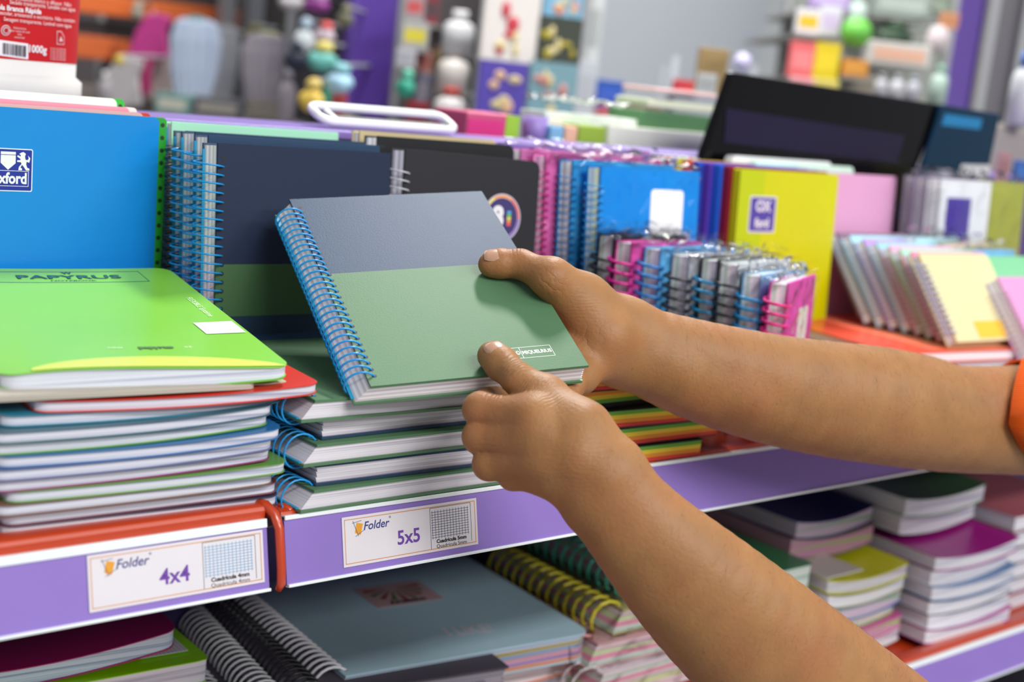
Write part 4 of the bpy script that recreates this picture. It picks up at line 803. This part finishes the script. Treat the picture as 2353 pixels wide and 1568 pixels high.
def skin_detail(m):
    nt = m.node_tree; b = nt.nodes['Principled BSDF']; tc = [n for n in nt.nodes if n.type == 'TEX_COORD'][0]
    bp = [n for n in nt.nodes if n.type == 'BUMP'][0]; bp.inputs['Distance'].default_value = .0006
    v = nt.nodes.new('ShaderNodeTexVoronoi'); v.inputs['Scale'].default_value = 900; v.feature = 'DISTANCE_TO_EDGE'
    b2 = nt.nodes.new('ShaderNodeBump'); b2.inputs['Strength'].default_value = .25; b2.inputs['Distance'].default_value = .0003
    nt.links.new(tc.outputs['Object'], v.inputs['Vector']); nt.links.new(v.outputs[0], b2.inputs['Height']); nt.links.new(bp.outputs[0], b2.inputs['Normal']); nt.links.new(b2.outputs[0], b.inputs['Normal'])
skin_detail(skin)
def wrinkles(m, items):
    nt = m.node_tree; b = nt.nodes['Principled BSDF']; tc = [n for n in nt.nodes if n.type == 'TEX_COORD'][0]; L = nt.links.new
    ns = nt.nodes.new('ShaderNodeTexNoise'); ns.inputs['Scale'].default_value = 130; ns.inputs['Detail'].default_value = 2; L(tc.outputs['Object'], ns.inputs['Vector']); tot = None
    for c, u, rad, wl, amp in items:
        sb = nt.nodes.new('ShaderNodeVectorMath'); sb.operation = 'SUBTRACT'; sb.inputs[1].default_value = tuple(c); L(tc.outputs['Object'], sb.inputs[0])
        dt = nt.nodes.new('ShaderNodeVectorMath'); dt.operation = 'DOT_PRODUCT'; dt.inputs[1].default_value = tuple(np.array(u)*2*math.pi/wl); L(sb.outputs[0], dt.inputs[0])
        ad = nt.nodes.new('ShaderNodeMath'); ad.operation = 'MULTIPLY_ADD'; ad.inputs[1].default_value = 6; L(ns.outputs[0], ad.inputs[0]); L(dt.outputs['Value'], ad.inputs[2])
        sn = nt.nodes.new('ShaderNodeMath'); sn.operation = 'SINE'; L(ad.outputs[0], sn.inputs[0])
        ab = nt.nodes.new('ShaderNodeMath'); ab.operation = 'ABSOLUTE'; L(sn.outputs[0], ab.inputs[0])
        pw = nt.nodes.new('ShaderNodeMath'); pw.operation = 'POWER'; pw.inputs[1].default_value = .45; L(ab.outputs[0], pw.inputs[0])
        ln = nt.nodes.new('ShaderNodeVectorMath'); ln.operation = 'LENGTH'; L(sb.outputs[0], ln.inputs[0])
        mr = nt.nodes.new('ShaderNodeMapRange'); mr.interpolation_type = 'SMOOTHSTEP'; mr.inputs[1].default_value = rad*.25; mr.inputs[2].default_value = rad; mr.inputs[3].default_value = amp; mr.inputs[4].default_value = 0; L(ln.outputs['Value'], mr.inputs[0])
        mu = nt.nodes.new('ShaderNodeMath'); mu.operation = 'MULTIPLY'; L(pw.outputs[0], mu.inputs[0]); L(mr.outputs[0], mu.inputs[1])
        if tot is None: tot = mu
        else: a_ = nt.nodes.new('ShaderNodeMath'); a_.operation = 'ADD'; L(tot.outputs[0], a_.inputs[0]); L(mu.outputs[0], a_.inputs[1]); tot = a_
    bp = nt.nodes.new('ShaderNodeBump'); bp.inputs['Strength'].default_value = .85; bp.inputs['Distance'].default_value = .0011
    old = b.inputs['Normal'].links[0].from_socket; L(tot.outputs[0], bp.inputs['Height']); L(old, bp.inputs['Normal']); L(bp.outputs[0], b.inputs['Normal'])
    # uneven skin tone: ruddy and tanned patches
    base = b.inputs['Base Color'].links[0].from_socket; n3 = nt.nodes.new('ShaderNodeTexNoise'); n3.inputs['Scale'].default_value = 22; n3.inputs['Detail'].default_value = 5; L(tc.outputs['Object'], n3.inputs['Vector'])
    rp = nt.nodes.new('ShaderNodeMapRange'); rp.inputs[1].default_value = .45; rp.inputs[2].default_value = .7; rp.inputs[3].default_value = 0; rp.inputs[4].default_value = .45; L(n3.outputs[0], rp.inputs[0])
    mx = nt.nodes.new('ShaderNodeMix'); mx.data_type = 'RGBA'; L(rp.outputs[0], mx.inputs[0]); L(base, mx.inputs[6]); mx.inputs[7].default_value = lin('#a0603f')
    vo = nt.nodes.new('ShaderNodeTexVoronoi'); vo.inputs['Scale'].default_value = 55; L(tc.outputs['Object'], vo.inputs['Vector'])
    m2 = nt.nodes.new('ShaderNodeMapRange'); m2.inputs[1].default_value = .03; m2.inputs[2].default_value = .07; m2.inputs[3].default_value = .35; m2.inputs[4].default_value = 0; L(vo.outputs['Distance'], m2.inputs[0])
    mx2 = nt.nodes.new('ShaderNodeMix'); mx2.data_type = 'RGBA'; L(m2.outputs[0], mx2.inputs[0]); L(mx.outputs[2], mx2.inputs[6]); mx2.inputs[7].default_value = lin('#6a4028'); L(mx2.outputs[2], b.inputs['Base Color'])
wrinkles(skin, [(lt[1][0]*.25+lt[2][0]*.75+np.array(CU)*.006-CF*.006, U(lt[1][0], lt[2][0]), .0115, .0050, .6), (q_(1225, 890, .793), U(lt[2][0], lt[3][0]), .013, .0038, .25), (q_(1140, 905, .800), U(LI[1][0], LI[0][0]), .010, .005, .5),
    (q_(1262, 935, .786), U(lt[3][0], lt[4][0]), .012, .0045, .35), (rt_[1][0]*.25+rt_[2][0]*.75+np.array(CU)*.006, U(rt_[1][0], rt_[2][0]), .0100, .0050, .5), (q_(1262, 655, .880), U(rt_[2][0], rt_[4][0])*.5+np.array(CU)*.85, .016, .0080, .38),
    (q_(1350, 780, .900), U(v2, RR[0][0]), .016, .012, .35), (q_(1345, 700, .895), np.array(CU), .020, .0045, .10), (q_(1110, 1040, .79), np.array(CU), .012, .006, .25), (q_(1330, 1060, .768), np.array(CU), .026, .0050, .10)])
per = thing('person', 'person in an orange sleeve, both hands holding the navy and green notebook', 'person')
bm_ = MB(); bm_.add([tuple(v) for v in VL], [tuple(int(i) for i in f) for f in FL]); bm_.add([tuple(v) for v in VR], [tuple(int(i) for i in f) for f in FR])
body = bm_.build('body', skin, per, smooth=True)
sm = body.modifiers.new('smooth', 'SMOOTH'); sm.factor = .5; sm.iterations = 2
# fine dark hair on the forearms and the back of the near hand
def hairs(V, F, cen, n, seed, L0=.007):
    rs = np.random.RandomState(seed); fc = V[F].mean(1); nr = np.cross(V[F[:, 1]]-V[F[:, 0]], V[F[:, 3]]-V[F[:, 0]]); nr /= np.linalg.norm(nr, axis=1)[:, None]+1e-12
    ok = np.einsum('ij,ij->i', nr, CC-fc) > -.02; a, bb = cen; t = ((fc-a)@(bb-a))/((bb-a)@(bb-a)); ok &= (t > 0) & (t < 1); idx = np.where(ok)[0]; idx = rs.choice(idx, n); ax_ = U(a, bb)
    for i in idx:
        p, N = fc[i], nr[i]; d = ax_*-.35+np.cross(N, ax_)*rs.uniform(.3, 1.1)+N*.28+rs.normal(0, .22, 3); d /= np.linalg.norm(d); l = L0*rs.uniform(.5, 1.2); sd_ = np.cross(d, CC-p); sd_ /= np.linalg.norm(sd_); w_ = .000026
        p1 = p+d*l*.5; p2 = p+d*l-N*l*.12; hr.add([tuple(p-sd_*w_), tuple(p+sd_*w_), tuple(p1+sd_*w_*.8), tuple(p1-sd_*w_*.8), tuple(p2)], [(0, 1, 2, 3), (3, 2, 4)])
hr = MB(); hairs(VR, FR, (q_(1500, 800, .95), q_(2300, 950, 1.1)), 1700, 1); hairs(VL, FL, (q_(1260, 1010, .79), q_(1950, 1650, .87)), 900, 2, .005)
ho = hr.build('arm_hair', mat('#3a2618', .6), per); ho['kind'] = 'stuff'; ho['label'] = 'fine dark forearm hair'
# nails
def nail(c, along, up, rad, ln, wd, label):
    z = Vector(up); y = Vector(along); y.normalize(); z = (z-y*z.dot(y)).normalized(); x = y.cross(z); m = MB(); nu, nv = 12, 12; vs = []
    for j in range(nv+1):
        v = -1+2*j/nv
        for i in range(nu+1):
            u = -1+2*i/nu; sq = (abs(v)**3.5); uu = u*(1-.35*sq); a = uu*wd/rad; zz = rad*math.cos(a)-.0007*(1 if abs(u) == 1 or abs(v) == 1 else 0)-.0012*max(0, v)**2-.0004*max(0, -v)**2
            vs.append(tuple(Vector(c)+x*rad*math.sin(a)+y*v*ln+z*zz))
    m.add(vs, [(j*(nu+1)+i, j*(nu+1)+i+1, (j+1)*(nu+1)+i+1, (j+1)*(nu+1)+i) for j in range(nv) for i in range(nu)])
    o = m.build('fingernail', mat('#b98f76', .28, .5, sss=.1, coat=.15), per, smooth=True); o['label'] = label; return o
tl = lt[0][0]*.45+lt[1][0]*.55; toc = Vector(CC-tl).normalized()
nail(tl, lt[0][0]-lt[2][0], toc*.75+Vector(BZ)*.9+Vector(CU)*.55, .0102, .0075, .0068, 'pale thumbnail of the lower hand')
tr_ = rt_[0][0]*.45+rt_[1][0]*.55
nail(tr_, rt_[0][0]-rt_[2][0], Vector(CC-tr_).normalized()*.55+Vector(BZ)*.8+Vector(CU)*.55, .0097, .0080, .0062, 'pale thumbnail of the upper hand')
b = MB()
for px, py, f_, r in ((1520, 1233, .765, .0009), (1372, 757, .89, .0008)):
    pass
# orange sleeve over the upper arm
sv = MB(); n = 48; rings = []; S0, S1 = Vector(q_(2338, 960, 1.10)), Vector(q_(2760, 940, 1.20)); ax = (S1-S0).normalized(); up = Vector(CU); up = (up-ax*up.dot(ax)).normalized(); sd = ax.cross(up)
for k in range(9):
    t = k/8; c = S0.lerp(S1, t); r = .0455+.018*t
    rings.append([c+(up*math.cos(a)+sd*math.sin(a))*r*(1+.015*math.sin(5*a+3*t))+ax*(1-t)*(-.004+.010*max(0, math.cos(a))-.062*max(0, (up*math.cos(a)+sd*math.sin(a)).dot(Vector(-CF)))+.034*max(0, -math.cos(a))**1.2) for a in [2*math.pi*j/n for j in range(n)]])
inn = [[c0+(S0-c0).normalized()*.0025 for c0 in rings[0]], [c0+(S0.lerp(S1, .125)-c0).normalized()*.003 for c0 in rings[1]]]
allr = inn[::-1]+rings; sv.add([tuple(v) for r in allr for v in r], [(i*n+j, i*n+(j+1) % n, (i+1)*n+(j+1) % n, (i+1)*n+j) for i in range(len(allr)-1) for j in range(n)])
so = mat('#e85c0c', .85, .2).copy(); nt = so.node_tree; wv = nt.nodes.new('ShaderNodeTexWave'); wv.inputs['Scale'].default_value = 260; wv.inputs['Distortion'].default_value = .4; wv.bands_direction = 'Z'
tc = [x for x in nt.nodes if x.type == 'TEX_COORD'][0]; bp = nt.nodes.new('ShaderNodeBump'); bp.inputs['Strength'].default_value = .8; bp.inputs['Distance'].default_value = .001
nt.links.new(tc.outputs['Object'], wv.inputs['Vector']); nt.links.new(wv.outputs[0], bp.inputs['Height']); nt.links.new(bp.outputs[0], nt.nodes['Principled BSDF'].inputs['Normal'])
sv.build('sleeve', so, per, smooth=True)

# ---------------------------------------------------------------- the shop behind
b = MB(); b.box(-3, 9, -3, 8, -1.02, -1.0); struct(b.build('floor', mat('#b9b6b4', .35)))
def gp(px, py, d): return dp(px, py, d)
wall0 = at(1340, 100, 1, 3.9); wc = at(1748, 100, 1, 3.9)
b = MB(); b.box(wall0.x-.15, wc.x, 3.9, 4.0, -1.0, 1.9); struct(b.build('wall_back', mat('#b6bcc4', .7)))
b = MB(); b.box(wc.x, wc.x+.1, 2.2, 4.0, -1.0, 1.9); 
b = MB(); b.box(wc.x, 8.8, 3.6, 3.7, -1.0, 1.9); struct(b.build('wall_right', mat('#9a9ca6', .7)))
b = MB(); b.box(-2.5, at(1330, 100, 1, 3.25).x, 3.25, 3.35, -1.0, 1.9); struct(b.build('wall_left', mat('#4b4648', .8)))
# pillars
def pillar(name, label, px0, px1, Y_, c, slot=None, zb=-1):
    x0 = at(px0, 100, 1, Y_).x; x1 = at(px1, 100, 1, Y_).x; o = thing(name, label, 'pillar', T(x0, Y_, zb)); b = MB(); b.box(0, x1-x0, 0, .03, 0, 2.9); b.build('column_body', mat(c, .5), o, bevel=.01)
    if slot: b = MB(); b.box((x1-x0)*slot[0], (x1-x0)*slot[1], -.004, .01, .9, 2.9); b.build('dark_groove', mat('#2a1d50', .6), o)
    return o
pillar('purple_pillar', 'purple square pillar behind the left of the shelf', 803, 912, 1.5, '#4b2f86')
pillar('purple_pillar', 'purple grooved pillar at the right of the shop', 2192, 2345, 1.25, '#7355b4', (.35, .5), zb=-1)
def item(kind, label, cat, px0, px1, py0, py1, d, c, c2=None, name=None, group=None):
    a = gp((px0+px1)/2, (py0+py1)/2, d); w = (px1-px0)/FPX*d; h = (py1-py0)/FPX*d
    o = thing(name or kind, label, cat, Matrix.Translation((a.x, a.y, a.z-h/2)) @ Matrix.Rotation(math.radians(-42), 4, 'Z'), group)
    m1 = mat(c, .5); m2 = mat(c2 or '#e8e8e8', .5); b = MB(); b2 = MB(); z = 0
    if kind in ('box', 'carton'):
        b.box(-w/2, w/2, -w*.25, w*.25, 0, h); b.build('carton_body', m1, o, bevel=w*.03); b2.box(-w*.4, w*.4, -w*.26, -w*.25, h*.25, h*.75); b2.build('printed_front', m2, o)
    elif kind == 'book':
        b.box(-w/2, w/2, -.012, -.009, 0, h); b.box(-w/2, w/2, .009, .012, 0, h); b.box(-w/2, -w/2+.003, -.012, .012, 0, h); b.build('book_cover', m1, o)
        b2.box(-w/2+.003, w/2-.003, -.009, .009, .003, h-.003); b2.build('pages', mat('#e8e4da', .6), o)
        b3 = MB(); random.seed(int(px0)+7)
        for k in range(7): b3.ball((random.uniform(-.32, .32)*w, -.0125, random.uniform(.15, .85)*h), w*random.uniform(.06, .16), .002, w*random.uniform(.06, .16), 10, k % 2)
        b3.build('printed_motif', [m2, mat('#d8c890', .5)], o)
    elif kind == 'bottle':
        b.lathe([(w*.5, 0), (w*.5, h*.6), (w*.42, h*.7), (w*.2, h*.78), (w*.2, h*.82)], 20); b.build('bottle_body', m1, o, smooth=True); b2.lathe([(w*.26, h*.8), (w*.24, h)], 16); b2.build('bottle_cap', m2, o, smooth=True)
    elif kind == 'ball':
        b.ball((0, 0, h/2), w/2, w/2, h/2, 18); b.build('ball_body', m1, o, smooth=True)
    elif kind == 'bag':       # hanging net bag, pleated
        n = 28; prof = [(.30, 1.0), (.42, .94), (.5, .75), (.46, .4), (.34, .08), (.2, 0)]; vs = []
        for r_, z_ in prof:
            for j in range(n): k_ = 1+.10*math.cos(j*math.pi); vs.append((w*r_*k_*math.cos(2*math.pi*j/n), w*.35*r_*k_*math.sin(2*math.pi*j/n), h*z_))
        fs = [(i*n+j, i*n+(j+1) % n, (i+1)*n+(j+1) % n, (i+1)*n+j) for i in range(len(prof)-1) for j in range(n)]; b.add(vs, fs+[tuple(range(n)), tuple(range((len(prof)-1)*n, len(prof)*n))])
        b.build('bag_body', m1, o); b2.ball((0, 0, h*.97), w*.28, w*.12, h*.07, 14); b2.build('bag_contents', m2, o, smooth=True)
    elif kind == 'plush':
        b.ball((0, 0, h*.35), w*.5, w*.35, h*.36, 16, wob=.12); b.build('soft_body', m1, o, smooth=True); b2.ball((w*.05, 0, h*.8), w*.33, w*.28, h*.22, 14, wob=.08); b2.build('soft_head', m2, o, smooth=True)
    elif kind == 'garment':
        pts = [(-.5, .0), (-.3, -.05), (.3, 0), (.5, .05), (.38, .6), (.5, .95), (.2, 1), (-.1, .95), (-.35, .55)]
        n = len(pts); vs = [(x*w, y_*w*.12, z_*h) for y_ in (-1, 1) for x, z_ in pts]
        b.add(vs, [tuple(range(n)), tuple(range(n, 2*n))[::-1]]+[(i, n+i, n+(i+1) % n, (i+1) % n) for i in range(n)]); b.build('cloth_body', m1, o, bevel=w*.05)
        b2.tube([(0, 0, h*.9), (w*.05, 0, h*1.05)], w*.03, 6); b2.build('hook', m2, o)
    return o
for px, l in ((566, 'light grey metal upright of the far left rack'), (515, 'thin grey upright of the far left rack')):
    a = at(px, 100, 1, 2.2); o = thing('rack_upright', l, 'rack post', T(a.x, 2.2, -1)); b = MB(); b.box(0, .04 if px == 566 else .022, 0, .04, 0, 2.9); b.build('post_body', mat('#8d9096', .4, metal=.3), o)
L = [('garment', 'magenta cloth bag hanging in the left background', 'bag', 298, 392, 30, 135, 3.0, '#b0327e', '#c8c0c0'), ('garment', 'small magenta ribbon below the magenta bag', 'ribbon', 322, 350, 130, 215, 3.0, '#a02060', '#999999'),
     ('bag', 'pale bag hanging below the magenta one', 'bag', 335, 400, 115, 235, 3.05, '#b5a8a4', '#cfc4c0'), ('bag', 'blue-white striped net bag with teal contents', 'bag', 392, 500, 45, 240, 2.9, '#a9b6cc', '#1f6a6c'), ('bag', 'pale grey net bag right of the striped one', 'bag', 480, 545, 60, 245, 3.0, '#96989e', '#55504c'),
     ('bag', 'grey net bag hanging beside the metal upright', 'bag', 556, 668, 80, 245, 2.8, '#908a94', '#8c9068'), ('ball', 'small mustard ball in front of the orange beam', 'ball', 261, 286, 126, 151, 2.6, '#b8a038'), ('garment', 'white slanted handle in the left background', 'tool', 225, 330, 130, 240, 2.9, '#a8a4a6', '#888888'),
     ('bottle', 'grey canister low in the left background', 'bottle', 225, 262, 165, 245, 2.9, '#98959a'), ('plush', 'grey-green lump on the far left shelf', 'toy', 300, 330, 0, 45, 3.0, '#8f8f80', '#a0a090'), ('box', 'dark bin on the far left shelf', 'bin', 215, 262, 55, 100, 3.1, '#201e22', '#2b292c'),
     ('plush', 'olive bundle above the grey net bag', 'bundle', 560, 610, 55, 95, 3.0, '#6f6a40', '#7c7848'), ('box', 'teal and white low box in the left background', 'box', 360, 440, 215, 262, 2.8, '#5c8480', '#b0b0a4'), ('box', 'grey low box in the left background', 'box', 450, 560, 225, 270, 2.8, '#4c4c54', '#88847c'), ('box', 'brown-grey low box beside the hanging toys', 'box', 570, 660, 235, 280, 2.8, '#6e685e', '#7c766c'),
     ('bottle', 'light grey bottle left of the hanging toys', 'bottle', 640, 680, 160, 285, 2.6, '#a49ca4', '#888490'),
     ('plush', 'dark navy toy hanging at the left of the toy group', 'toy', 655, 705, 95, 165, 2.4, '#171d34', '#20263c'), ('plush', 'white and blue hanging toy', 'toy', 676, 722, 40, 125, 2.4, '#c0c8cc', '#8fa0b0'), ('plush', 'grey and red toy hanging above the teal one', 'toy', 722, 772, 50, 100, 2.3, '#b9a8b4', '#c84848'), ('plush', 'yellow and teal hanging toy', 'toy', 706, 775, 95, 165, 2.3, '#5fa8a0', '#c8bc68'), ('plush', 'sky blue hanging toy near the purple pillar', 'toy', 748, 812, 145, 215, 2.2, '#a4cce2', '#78b0b8'),
     ('plush', 'mustard yellow hanging toy lowest of the group', 'toy', 688, 746, 180, 258, 2.2, '#d8b850', '#c8b060'), ('box', 'teal package under the hanging toys', 'package', 742, 766, 190, 250, 2.3, '#108468', '#3a9a80'), ('box', 'dull red package beside the teal one', 'package', 764, 796, 205, 260, 2.3, '#b04a48', '#98383c'), ('plush', 'magenta toy high beside the purple pillar', 'toy', 700, 762, -20, 30, 2.5, '#7a2a78', '#b8a8bc'), ('plush', 'pale grey toy at the top of the rack', 'toy', 640, 705, -25, 25, 2.6, '#a8a4a8', '#c8c4c8'), ('plush', 'olive drab toy touching the purple pillar', 'toy', 775, 812, 10, 65, 2.3, '#5c5c48', '#707058'),
     ('box', 'red-marked grey package right of the left pillar', 'package', 932, 975, -10, 42, 2.4, '#9c9094', '#c05050'), ('box', 'dark red package at the top beside the white canisters', 'package', 980, 1008, -10, 55, 2.5, '#7a2a34', '#44383c'), ('box', 'grey package with a yellow square', 'package', 925, 985, 52, 112, 2.4, '#a8a8a8', '#d2c63c'), ('box', 'white package above the red one', 'package', 912, 955, 112, 150, 2.35, '#b4b4bc', '#a0a0a8'), ('box', 'coral and grey package beside the pillar', 'package', 935, 990, 115, 165, 2.45, '#b07068', '#90504c'), ('plush', 'teal green hanging toy right of the left pillar', 'toy', 912, 955, 160, 225, 2.3, '#2f9a80', '#58b098'), ('box', 'grey-blue package low right of the left pillar', 'package', 955, 1000, 170, 250, 2.45, '#6c6c80', '#807c88'), ('box', 'dark red low package beside the white toy', 'package', 935, 985, 235, 285, 2.4, '#8e1822', '#5c1014'), ('box', 'brown panel behind the white canisters', 'package', 990, 1015, 110, 260, 2.6, '#6c5234', '#5c4630'),
     ('bottle', 'white canister at the top of the white column', 'canister', 1018, 1090, 25, 125, 2.4, '#cfd0d2', '#d8d8da'), ('bottle', 'white canister in the middle of the white column', 'canister', 1005, 1078, 112, 215, 2.4, '#cbc6c2', '#c0b4a8'), ('bottle', 'white canister with red spot at the bottom of the column', 'canister', 996, 1072, 200, 300, 2.35, '#c8c4c4', '#b03830'), ('box', 'dark grey package behind the white canisters', 'package', 1085, 1110, 20, 290, 2.7, '#5a5a58', '#6c6c66'),
     ('book', 'floral board with lime edge, top left of the book rack', 'book', 1108, 1238, -20, 140, 2.3, '#e6e0da', '#c83c4c'), ('book', 'pale blue and orange book at the top of the book rack', 'book', 1248, 1340, -30, 38, 2.3, '#7ab0d0', '#e08a68'), ('book', 'dark book with yellow motif in the book rack', 'book', 1236, 1336, 42, 142, 2.3, '#3c4238', '#a89a28'), ('book', 'violet picture book, lower left of the book rack', 'book', 1095, 1208, 142, 275, 2.25, '#5a4ab0', '#e0b890'), ('book', 'turquoise picture book, lower right of the book rack', 'book', 1212, 1322, 145, 272, 2.25, '#7fa8b4', '#c88880'),
     ('box', 'white tall package strip right of the book rack', 'package', 1345, 1382, -20, 150, 2.5, '#c8cccc', '#a8acac'), ('box', 'white lower package strip beside the blue box', 'package', 1325, 1368, 140, 275, 2.4, '#c0c4cc', '#b4b8c0'), ('box', 'royal blue box before the grey wall', 'box', 1366, 1430, 185, 248, 2.6, '#1a4fa8', '#3a5ec0'), ('box', 'small red box under the royal blue box', 'box', 1368, 1410, 246, 268, 2.6, '#c05058', '#d07078'), ('box', 'brown carton before the grey wall', 'box', 1425, 1520, 238, 290, 2.8, '#8c7c68', '#9c8c78'),
     ('box', 'bright red box behind the folder pile', 'box', 1545, 1600, 184, 218, 2.4, '#c01c28', '#d04048'), ('box', 'brown kraft bag behind the black case', 'bag', 1600, 1668, 112, 215, 2.3, '#9a8050', '#8c7448'), ('ball', 'white and violet ball above the black case', 'ball', 1684, 1728, 122, 166, 2.2, '#c4c0e0'), ('box', 'pale item below the kraft bag', 'jar', 1600, 1645, 170, 215, 2.1, '#c4c8c8', '#b0b4b4'),
     ('box', 'coral red box on the right background shelf', 'box', 1812, 1868, 97, 178, 2.4, '#e06468', '#ec8488'), ('box', 'bright yellow box beside the coral one', 'box', 1868, 1926, 100, 184, 2.4, '#d8c000', '#e4cc20'), ('box', 'yellow and white packet above the coral box', 'packet', 1828, 1882, 22, 78, 2.4, '#e2e2e6', '#e0c024'), ('box', 'white packet above the yellow box', 'packet', 1882, 1930, 15, 82, 2.45, '#d8d8e0', '#c8b8dc'), ('box', 'lilac packet at the top of the right background', 'packet', 1860, 1950, -30, 22, 2.5, '#b09ad0', '#c4b0dc'),
     ('ball', 'green round packet on the right background shelf', 'packet', 1932, 2004, 40, 108, 2.4, '#6cc04c'), ('bottle', 'white bottle above the green round packet', 'bottle', 1945, 1992, -10, 60, 2.5, '#c8dcd4', '#a8c0b4'), ('plush', 'dark green potted plant in the right background', 'plant', 2008, 2095, 45, 105, 2.7, '#38503c', '#4c6450'), ('box', 'long white box on the right background shelf', 'box', 1985, 2130, 100, 152, 2.5, '#c4c2be', '#d8a890'), ('box', 'orange box on the right background shelf', 'box', 1932, 1992, 138, 176, 2.4, '#d08a28', '#d89840'), ('ball', 'pale pink round packet right of the plant', 'packet', 2128, 2182, 58, 122, 2.5, '#ccc0c4'),
     ('box', 'pink low box under the coral one', 'box', 1815, 1870, 178, 200, 2.35, '#e0a8ac', '#d89098'), ('box', 'pale yellow low box under the yellow one', 'box', 1868, 1925, 182, 205, 2.35, '#d8cc70', '#d0c060'), ('bottle', 'small white tube, left of the tubes above the black case', 'tube', 2010, 2040, 170, 225, 2.4, '#c0c0c8', '#a8a8b0'), ('bottle', 'small white tube in the middle of the tubes above the case', 'tube', 2045, 2078, 172, 228, 2.4, '#ccccd2', '#b0b0b8'), ('bottle', 'small white tube, right of the tubes above the case', 'tube', 2084, 2115, 175, 232, 2.4, '#bcbcc6', '#9ca0b0'), ('bottle', 'pale green tube beside the purple grooved pillar', 'tube', 2138, 2178, 150, 238, 2.4, '#b4ccc0', '#88b09c'), ('box', 'grey-brown box behind the tubes', 'box', 1940, 2010, 172, 215, 2.5, '#8a8478', '#787268'), ('plush', 'dark leafy plant at the top right background', 'plant', 2140, 2190, -20, 45, 2.8, '#7a8878', '#8c9888'), ('box', 'grey-green box at the top of the right background', 'box', 2000, 2130, -15, 40, 2.7, '#8c9a94', '#a8b4ac'), ('box', 'orange tag near the purple grooved pillar', 'tag', 2160, 2200, 30, 65, 2.5, '#c88860', '#b07850'),
     ('bottle', 'white bottle with blue label at the right edge', 'bottle', 2322, 2372, 120, 285, 1.9, '#c8ccd0', '#3a70b8'), ('box', 'mauve packet at the right edge above the wrapped row', 'packet', 2290, 2318, 350, 420, 1.75, '#a88088', '#987078'), ('box', 'blue packet at the right edge', 'packet', 2328, 2365, 370, 420, 1.75, '#2a60b0', '#3a70c0')]
KN = {'box': 'carton', 'ball': 'round_packet', 'bag': 'net_bag', 'plush': 'soft_toy', 'garment': 'hanging_cloth', 'bottle': 'bottle', 'book': 'picture_book'}
EY = Vector((math.sin(math.radians(42)), math.cos(math.radians(42)), 0)); EX = Vector((EY.y, -EY.x, 0))
CL = [(200, 650, '#3f3c3d', 'grey wire rack', 'rack of bags and boxes in the left background'), (640, 815, '#4a464c', '', 'narrow dark rack of hanging toys beside the left pillar'), (900, 1118, '#6a6366', '', 'display rack with canisters and packages right of the left pillar'),
      (1090, 1345, '#5d615c', '', 'book display rack in the background'), (1320, 1530, None, '', 'low white stand before the grey wall'), (1540, 1735, None, '', 'low stand with box and kraft bag before the grey wall'), (1805, 2205, '#858a84', '', 'display rack of coloured boxes in the right background'), (2285, 2380, '#6c6a70', '', 'rack at the right edge of the shop')]
acc = {}
for a in L:
    nm = a[2] if a[2] in ('canister', 'tube', 'package', 'packet', 'bin', 'jar', 'ribbon', 'tool', 'bundle', 'tag') else ('potted_plant' if a[2] == 'plant' else KN[a[0]])
    o = item(a[0], a[1], a[2], a[3], a[4], a[5], a[6], a[7], a[8], a[9] if len(a) > 9 else None, name=nm)
    k = [i for i, c in enumerate(CL) if c[0] <= (a[3]+a[4])/2 <= c[1]][0]; acc.setdefault(k, []).append((a, o))
for k, its in acc.items():
    x0, x1, pc, _, lb = CL[k]; far = max(o.matrix_world.translation.dot(EY) for a, o in its)+(.16 if pc else .08); dd = max(a[7] for a, o in its)+.1
    org = EY*far+EX*(dp((x0+x1)/2, 150, dd).dot(EX)); org.z = -1; hw = (x1-x0)/2/FPX*dd
    r = thing('display_rack', lb, 'rack', frame(org, EX, EY, (0, 0, 1)))
    top = 2.9 if pc else max(o.matrix_world.translation.z for a, o in its)+1.02
    b = MB()
    if pc: b.box(-hw, hw, .012, .03, 0, top); b.build('back_board', mat(pc, .6), r)
    for sx in (-hw, hw-.012):
        b = MB(); b.box(sx, sx+.012, -.0, .012, 0, top); b.build('post', mat('#9a9c9f' if pc else '#b6bcc4', .4), r)
    for a, o in its:
        q = r.matrix_world.inverted() @ o.matrix_world.translation; w = (a[4]-a[3])/FPX*a[7]; h = (a[6]-a[5])/FPX*a[7]; b = MB()
        if a[0] in ('box', 'bottle') and a[2] != 'tag': b.box(q.x-w*.5, q.x+w*.5, q.y-w*.25, .012, q.z-.005, q.z-.0004); b.build('shelf', mat('#8f8f8c' if pc else '#b6bcc4', .5), r)
        else: b.tube([(q.x, q.y, q.z+h*.93), (q.x, .012, q.z+h*.96)], .003, 6); b.build('peg', mat('#9a9c9f', .4), r)
def beam(label, pxa, pya, pxb, pyb, Y_, hpx, c, name='shelf_beam'):
    a = at(pxa, pya, 1, Y_); e = at(pxb, pyb, 1, Y_); z = (a.z+e.z)/2; h = hpx/FPX*(Y_+.64)*1.35
    o = thing(name, label, 'beam', T(a.x, Y_, z)); b = MB(); b.box(0, e.x-a.x, 0, .05, -h/2, h/2); b.build('beam_body', mat(c, .5), o, bevel=.004); return o
beam('upper orange shelf beam in the left background', -500, -76, 690, 62, 2.28, 36, '#d8692c')
beam('lower orange shelf beam behind the glue bottle', -500, 24, 300, 128, 2.30, 40, '#c8602c')
beam('grey lower shelf board in the left background', -500, 154, 790, 300, 2.26, 60, '#6e6862', 'shelf_board')
beam('dark middle shelf board in the left background', -500, -19, 690, 125, 2.32, 30, '#3c383a', 'shelf_board')
